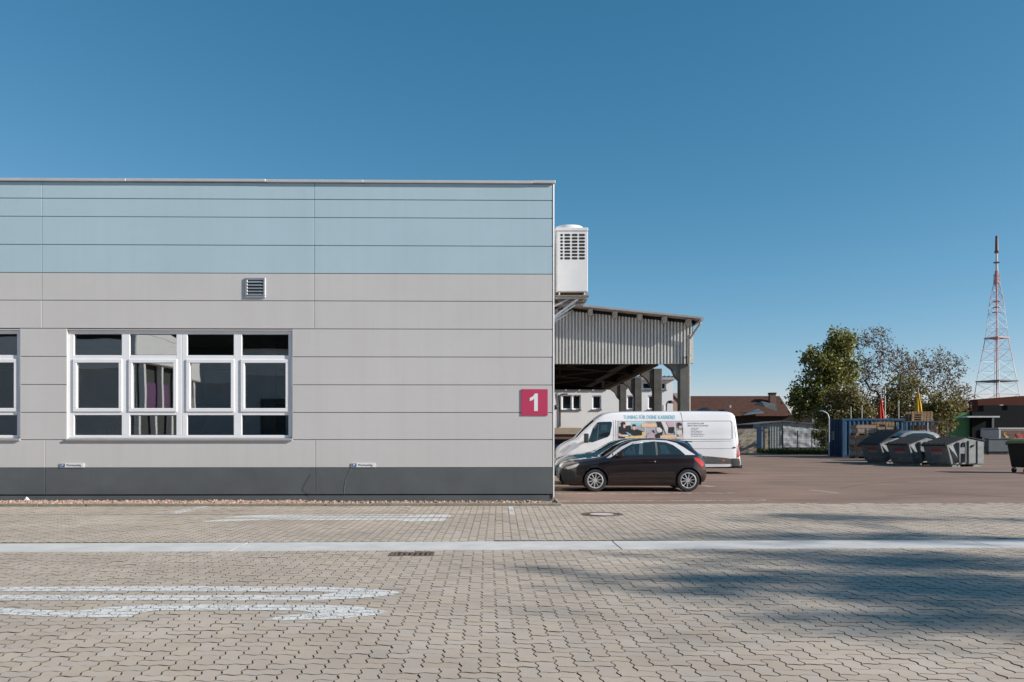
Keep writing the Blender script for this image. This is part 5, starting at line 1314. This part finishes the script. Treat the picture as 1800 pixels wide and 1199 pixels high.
# ---- pale estate car half hidden behind the first waste container
sc = thing('parked_car', 'pale grey people carrier partly hidden behind the waste containers', 'car', (wx(1538,45.5), 46.4, 0), R(6))
top = [(0,.75),(.2,.95),(.9,1.18),(1.2,1.25),(1.9,1.64),(2.4,1.75),(3.2,1.75),(3.9,1.62),(4.25,1.25),(4.4,.7)]
B4 = Body(4.4, top, [(0,.28),(.3,.2),(4,.22),(4.4,.36)], [(0,.6),(.3,.85),(1.2,1.1),(3.8,1.2),(4.2,1.05),(4.4,.6)], [(0,.55),(.3,.78),(1,.86),(3.6,.86),(4.2,.78),(4.4,.6)], [(0,.4),(.5,.66),(1.2,.7),(2,.6),(3.6,.56),(4.4,.5)])
B4.mesh('body', M['silvercar'], sc, [(.85,.31,.36),(3.4,.31,.36)], 60)
B4.patch('side_window', [(1.6,1.30),(2.0,1.50),(2.4,1.60),(3.2,1.60),(3.6,1.48),(3.75,1.30)], M['carglass'], sc, .005)
B4.patch('windscreen', [(1.25,-.62),(1.85,-.52),(1.85,.52),(1.25,.62)], M['screen'], sc, .005, plane='top')
for sd in (-1, 1):
    for x in (.85, 3.4): wheel(sc, x, sd*.85, .31, sd, 5)
# ---- pale trailer with painted side
tl = thing('box_trailer', 'pale-roofed trailer with a colourful painted side at far right', 'trailer', (wx(1755,62), 62, 0)); TS_ = F/62
MB().box(0, 4.6, 0, 2.2, .5, CAM_H+(HZ-755)/TS_).build('box', M['tin'], tl, .05, 2); MB().box(-.05, 4.65, -.03, 2.25, CAM_H+(HZ-754.8)/TS_, CAM_H+(HZ-752)/TS_).build('roof', M['pole'], tl, .03)
rsx = random.Random(4); cols = ['label_red','brick','redfab','yellow','hair','prgrey','brick','label_red']
MB().box(.25,4.4,-.02,-.004,.75,CAM_H+(HZ-756)/TS_).build('painted_field', M['brick'], tl)
for i in range(26):
    cx, cz, r_ = rsx.uniform(.5,4.1), rsx.uniform(.95,1.6), rsx.uniform(.08,.26); pl = [(cx+r_*rsx.uniform(.6,1.2)*math.cos(t*1.047), cz+r_*.7*rsx.uniform(.6,1.2)*math.sin(t*1.047)) for t in range(6)]
    MB().prism(pl, -.024-.001*i, -.021-.001*i, 'xz').build('painted_patch', M[cols[i % 8]], tl)
for x in (1.0, 3.4): MB().lathe([(0,-.1),(.2,-.1),(.3,-.08),(.3,.08),(0,.08)], 20, (x, .15, .3), 'y').build('wheel', M['tyre'], tl)
MB().box(-1.2,0,.9,1.3,.45,.58).build('drawbar', M['cladding'], tl)
# ================================================================== TREES
def leaf_mat(name, c1, c2, trans=0.35):
    m = bpy.data.materials.new(name); m.use_nodes = True; n = m.node_tree.nodes; l = m.node_tree.links; p = n['Principled BSDF']
    g = n.new('ShaderNodeNewGeometry'); mx = n.new('ShaderNodeMix'); mx.data_type = 'RGBA'
    mx.inputs['A'].default_value = (*c1, 1); mx.inputs['B'].default_value = (*c2, 1); l.new(g.outputs['Random Per Island'], mx.inputs['Factor'])
    l.new(mx.outputs['Result'], p.inputs['Base Color']); p.inputs['Roughness'].default_value = .6
    t = n.new('ShaderNodeBsdfTranslucent'); l.new(mx.outputs['Result'], t.inputs['Color']); ms = n.new('ShaderNodeMixShader'); ms.inputs[0].default_value = trans
    out = n['Material Output']; l.new(p.outputs[0], ms.inputs[1]); l.new(t.outputs[0], ms.inputs[2]); l.new(ms.outputs[0], out.inputs['Surface'])
    return m
LG = leaf_mat('green_leaves', (0.070,0.082,0.018), (0.30,0.285,0.068)); LB = leaf_mat('bronze_leaves', (0.105,0.075,0.052), (0.24,0.175,0.11)); LO = leaf_mat('olive_leaves', (0.08,0.074,0.022), (0.25,0.21,0.062))
def tree(name, label, base_pos, trunk_h, blobs, ntarget, leaves, leaf, lmat, seed, tr=.16, group='trees behind the yard', spread=.5, stems=1, twig=.010, segl=.38):
    """blobs: list of (x,y,z,rx,ry,rz,weight) ellipsoids relative to the foot"""
    rs = np.random.RandomState(seed); root = thing(name, label, 'tree', base_pos, 0, group)
    nodes = []; par = []
    for s_ in range(stems):
        a = rs.rand()*6.28; lean = .05 if stems == 1 else .22; p = np.array([.25*math.cos(a)*(stems > 1), .25*math.sin(a)*(stems > 1), 0.]); prev = -1
        k = int(trunk_h/segl)
        for i in range(k+1):
            nodes.append(p.copy()); par.append(prev); prev = len(nodes)-1
            p = p + np.array([lean*math.cos(a)*segl + rs.normal(0,.04), lean*math.sin(a)*segl + rs.normal(0,.04), segl])
    W = np.array([b[6] for b in blobs], float); W /= W.sum(); tg = []
    for b in rs.choice(len(blobs), ntarget, p=W):
        x = blobs[b]; v = rs.normal(0, 1, 3); v /= np.linalg.norm(v); v *= rs.rand()**.45
        tg.append(np.array(x[:3]) + v*np.array(x[3:6]))
    tg = np.array(tg); c = np.array([0,0,trunk_h*.7]); tg = tg[np.argsort(np.linalg.norm(tg-c, axis=1))]
    tips = []
    for t in tg:
        A = np.array(nodes); d = np.linalg.norm(A-t, axis=1) + np.maximum(0, A[:,2]-t[2]+.15)*1.6 + (A[:,2] < trunk_h*.35)*2.5
        i = int(np.argmin(d)); p = A[i].copy(); L = np.linalg.norm(t-p); k = max(1, int(L/segl)); prev = i
        for s_ in range(k):
            f = (s_+1)/k; q = A[i] + (t-A[i])*f + np.array([0,0,.10*L*math.sin(math.pi*f)]) + rs.normal(0,.05,3)*(f < 1)
            nodes.append(q); par.append(prev); prev = len(nodes)-1
        tips.append(prev)
    n = len(nodes); load_ = np.zeros(n); kids = np.zeros(n, int)
    for i in range(n-1, -1, -1):
        if kids[i] == 0: load_[i] += 1
        if par[i] >= 0: load_[par[i]] += load_[i]; kids[par[i]] += 1
    r = np.maximum(twig, tr*(load_/load_.max())**.55); r = np.minimum(r, tr)
    m = MB()
    for i in range(n):
        if par[i] >= 0: m.tube(nodes[par[i]], nodes[i], max(r[i], min(r[par[i]], r[i]*1.25)), r[i], 6 if r[i] > .05 else 3, False)
    m.build('trunk', M['bark'], root, smooth=60, recalc=False)
    N_ = np.array(nodes); wt = np.where(kids <= 1, 1., .15); wt[load_ > 6] = 0; wt /= wt.sum()
    pick = rs.choice(n, leaves, p=wt); cc = N_[pick] + rs.normal(0, spread*.5, (leaves, 3))
    V = np.zeros((leaves, 4, 3)); a = rs.normal(0,1,(leaves,3)); a /= np.linalg.norm(a,axis=1)[:,None]; b = rs.normal(0,1,(leaves,3)); b -= a*(a*b).sum(1)[:,None]; b /= np.linalg.norm(b,axis=1)[:,None]
    sz = leaf*(.6+.8*rs.rand(leaves))[:,None]
    V[:,0] = cc - a*sz*.6; V[:,1] = cc - b*sz*.35; V[:,2] = cc + a*sz*.6; V[:,3] = cc + b*sz*.35
    me = bpy.data.meshes.new('crown'); me.from_pydata(V.reshape(-1,3).tolist(), [], [(4*i,4*i+1,4*i+2,4*i+3) for i in range(leaves)]); me.update()
    link('crown', me, lmat, root)
    return root
T1 = 62.0
def tp(x, d): return (wx(x, d), d, 0)
def bl(x, y, d, xc, rx, rz, w, ry=None, dy=0):               # blob from photo coordinates, about column xc
    k = d/F; return ((x-xc)*k, dy, CAM_H+(HZ-y)*k, rx*k, (ry or rx)*k, rz*k, w)
tree('leafy_tree', 'dense green leafy tree left of the bare brownish ones', tp(1462,T1), 3.2, [bl(1478,605,T1,1462,26,26,3), bl(1445,640,T1,1462,36,30,4), bl(1430,690,T1,1462,42,28,4), bl(1480,660,T1,1462,34,40,4), bl(1405,705,T1,1462,20,24,1.6), bl(1455,720,T1,1462,56,24,3)], 330, 13000, .20, LG, 21, .22)
tree('sparse_tree', 'tall thin-leaved bronze tree in the middle of the group', tp(1545,T1+3), 3.4, [bl(1540,600,T1+3,1545,34,26,3), bl(1555,640,T1+3,1545,52,36,5), bl(1520,660,T1+3,1545,34,30,3), bl(1585,650,T1+3,1545,26,30,2), bl(1550,700,T1+3,1545,50,30,3)], 360, 3200, .15, LB, 5, .15, stems=2, spread=.40, twig=.013)
tree('sparse_tree', 'thin-leaved bronze tree farthest right with long upswept twigs', tp(1648,T1+5), 2.6, [bl(1650,640,T1+5,1648,40,30,3), bl(1615,655,T1+5,1648,30,36,2.5), bl(1672,670,T1+5,1648,34,34,3), bl(1690,700,T1+5,1648,20,24,1), bl(1640,700,T1+5,1648,52,36,4)], 360, 3400, .15, LB, 9, .13, stems=3, spread=.40, twig=.013)
tree('young_tree', 'olive bushy tree filling the gap under the bronze trees', tp(1585,T1-2), 1.6, [bl(1590,690,T1-2,1585,34,30,3), bl(1600,725,T1-2,1585,40,22,3), bl(1560,720,T1-2,1585,36,26,3)], 190, 6500, .15, LO, 12, .12, stems=3, spread=.45)
tree('young_tree', 'olive bushy tree between the green tree and the container', tp(1490,T1-3), 1.4, [bl(1490,700,T1-3,1490,36,30,3), bl(1505,725,T1-3,1490,34,20,3), bl(1465,728,T1-3,1490,34,20,3)], 190, 7000, .15, LO, 14, .12, stems=3, spread=.45)
tree('young_tree', 'olive bushy tree at the right end beside the green hall', tp(1658,T1-4), 1.2, [bl(1658,715,T1-4,1658,34,24,3), bl(1645,745,T1-4,1658,30,18,3)], 190, 5200, .15, LO, 16, .12, stems=3, spread=.45)
tree('shrub', 'dark green shrub growing over the silver sheeting by the fence', tp(1446,66.5), .5, [bl(1448,745,66.5,1446,20,12,3), bl(1442,765,66.5,1446,16,14,3), bl(1452,780,66.5,1446,14,10,2)], 90, 3400, .13, LG, 18, .05, stems=3, spread=.3, group='shrubs')
# trees standing right of the viewer, their shadows reach into the picture
tree('yard_tree', 'broad tall tree right of the viewer whose shadow falls on the near pavers', (34.8, -1.1, 0), 10.0, [(0,.6,15.2,3.4,.5,1.1,3),(2.4,1.6,16.2,2.6,.35,.9,2.4),(2.6,-1.7,16.3,3.0,.5,.9,2.4),(-2.2,.9,14.2,2.6,.25,.5,.7)], 170, 1050, .26, LG, 31, .12, group='trees right of the viewer', spread=.7)
tree('yard_tree', 'slim tall tree right of the viewer whose shadow crosses the gutter', (36.6, 4.3, 0), 10.4, [(-1,-1.2,15.6,3.0,.3,.8,2.4),(2.5,.9,16.4,2.6,.35,.8,2),(1.8,-1.9,16.6,2.4,.3,.7,1.2)], 100, 360, .25, LG, 33, .09, group='trees right of the viewer', spread=.55)

# ================================================================== POLES, PARASOLS, LAMPS
def flagpole(label, px, ytop, d):
    o = MB().tube((0,0,0),(0,0,wz(ytop,d)),.05,.04,n=8).build('flagpole', M['pole'], None, smooth=60); o.location = tp(px,d); tag(o, label, 'pole', 'white poles behind the container')
flagpole('leftmost white pole above the blue container', 1495.5, 715, 57); flagpole('short white pole second from left above the container', 1514.8, 712.5, 57); flagpole('white pole right of the lamp post above the container', 1579.5, 703.5, 57)
def parasol(label, px, yt, yb, d, fab):
    p = thing('closed_parasol', label, 'parasol', tp(px, d)); k = d/F
    zt, zb = wz(yt, d), wz(yb, d); m = MB(); nf = 12; H_ = zt-zb
    prof = [(0.02,1.0),(.05,.93),(.09,.8),(.11,.6),(.17,.42),(.20,.2),(.23,0)]
    n = 36
    for i in range(n):
        t = 2*math.pi*i/n
        for r_, h in prof:
            rr = r_*(1+.22*math.cos(nf/2*t+h*2)); m.v.append((rr*math.cos(t), rr*math.sin(t), zb+h*H_))
    q = len(prof)
    for i in range(n):
        for j in range(q-1): m.f.append((i*q+j, ((i+1)%n)*q+j, ((i+1)%n)*q+j+1, i*q+j+1)); m.m.append(0)
    m.build('folded_canopy', fab, p, smooth=60); MB().tube((0,0,0),(0,0,zt+.25),.035,n=8).build('mast', M['pole'], p)
parasol('folded red parasol rising behind the blue container', 1548.5, 699, 740, 57, M['redfab']); parasol('folded yellow parasol rising behind the pallets', 1614, 688, 726, 54, M['yellow'])
lp = thing('yard_lamp', 'tall lamp post with flat black heads among the trees', 'lamp', tp(1555.5, 58)); k = 58/F
MB().tube((0,0,0),(0,0,wz(680,58)),.07,.05,n=8).build('post', M['pole'], lp)
for dx, y in ((-16,676),(20,675.5),(8,692)):
    hd = MB().box(dx*k-.28, dx*k+.28, -.12, .12, wz(y,58)-.06, wz(y,58)+.03).build('lamp_head', M['lampblack'], lp, .02)
    MB().bar((0,0,wz(y+4,58)),(dx*k*.7,0,wz(y,58)),.04,.04).build('arm', M['lampblack'], hd)
l2 = thing('yard_lamp', 'lower lamp with one flat black head before the green tree', 'lamp', tp(1492, 59)); k2 = 59/F
MB().tube((0,0,0),(0,0,wz(704,59)),.06,.05,n=8).build('post', M['lampblack'], l2); MB().box(.1, .62, -.12, .12, wz(704,59)-.05, wz(704,59)+.03).build('lamp_head', M['lampblack'], l2, .02)
l3 = thing('bent_lamp', 'thin silver lamp with a bent arm beside the blue container', 'lamp', tp(1457.5, 52.8)); k3 = 52.8/F
MB().path([(0,0,0),(0,0,wz(736,52.8)),(-2*k3,0,wz(728.5,52.8)),(-5*k3,0,wz(725.5,52.8)),(-10*k3,0,wz(723.5,52.8))], .04, 8).build('post', M['galv'], l3)
MB().box(-17*k3, -9.5*k3, -.07, .07, wz(723.3,52.8), wz(721.6,52.8)).build('lamp_head', M['galv'], l3, .02)

# ================================================================== LATTICE MAST
MD = 260.0; MS = F/MD; mk = MD/F
mast = thing('lattice_mast', 'tall red and white lattice radio mast on the horizon', 'mast', (wx(1752,MD), MD, 0), R(20))
def hw(z):                                                   # half width of the square tower
    return float(np.interp(z, [0, 15.3, 19, 33.2, 46, 50.6, 72], [5.4, 4.4, 4.0, 2.26, 1.33, .6, .4]))
ZT = wz(480, MD)
levels = list(np.linspace(0, 33, 10)) + list(np.linspace(36, 54, 8))
def band(z): return 'towerred' if int((z+3)/9.5) % 2 else 'towerwhite'
parts = {'towerred': MB(), 'towerwhite': MB()}
cor = ((-1,-1),(1,-1),(1,1),(-1,1))
for a, b in zip(levels[:-1], levels[1:]):
    m = parts[band((a+b)/2)]; A, B_ = hw(a), hw(b); t = .12 if a < 33 else .08
    for i in range(4):
        (sx, sy), (ux, uy) = cor[i], cor[(i+1) % 4]
        m.tube((sx*A,sy*A,a),(sx*B_,sy*B_,b), t, n=4); m.tube((sx*A,sy*A,a),(ux*B_,uy*B_,b), .045, n=3, cap=False); m.tube((ux*A,uy*A,a),(sx*B_,sy*B_,b), .045, n=3, cap=False)
        m.tube((sx*B_,sy*B_,b),(ux*B_,uy*B_,b), .04, n=3, cap=False)
for nm_, kk in (('red_lattice','towerred'),('white_lattice','towerwhite')): parts[kk].build(nm_, M[kk], mast, recalc=False)['kind'] = 'stuff'
for y, mm, w in ((636,'slate',1.0),(594,'towerred',1.0)):
    z = wz(y+0, MD); z = 1.5+(HZ-(670 if mm == 'slate' else 594))*mk; q = hw(z)+.3; MB().box(-q,q,-q,q,z-.25,z+.15).build('platform', M[mm], mast)
MB().tube((0,0,0),(0,0,54), .20, .14, n=8).build('central_duct', M['towerred'], mast)
MB().tube((0,0,50),(0,0,wz(440,MD)), .45, .30, n=8).build('upper_mast', M['towerwhite'], mast); MB().tube((0,0,wz(500,MD)),(0,0,wz(476,MD)), .75, .55, n=8).build('red_section', M['towerred'], mast)
for y, q in ((461.5,1.0),(497,.9),(530,1.2),(540,1.2),(549,1.3)): MB().lathe([(0,.12),(q,.12),(q,-.12),(0,-.12)], 10, (0,0,wz(y,MD))).build('ring_platform', M['slate' if y < 470 else 'towerred'], mast)
MB().lathe([(0,wz(414,MD)),(.42,wz(415,MD)),(.5,wz(440,MD)),(.75,wz(442,MD)),(.6,wz(445,MD)),(0,wz(445,MD))], 12).build('antenna', M['towertop'], mast, smooth=40)
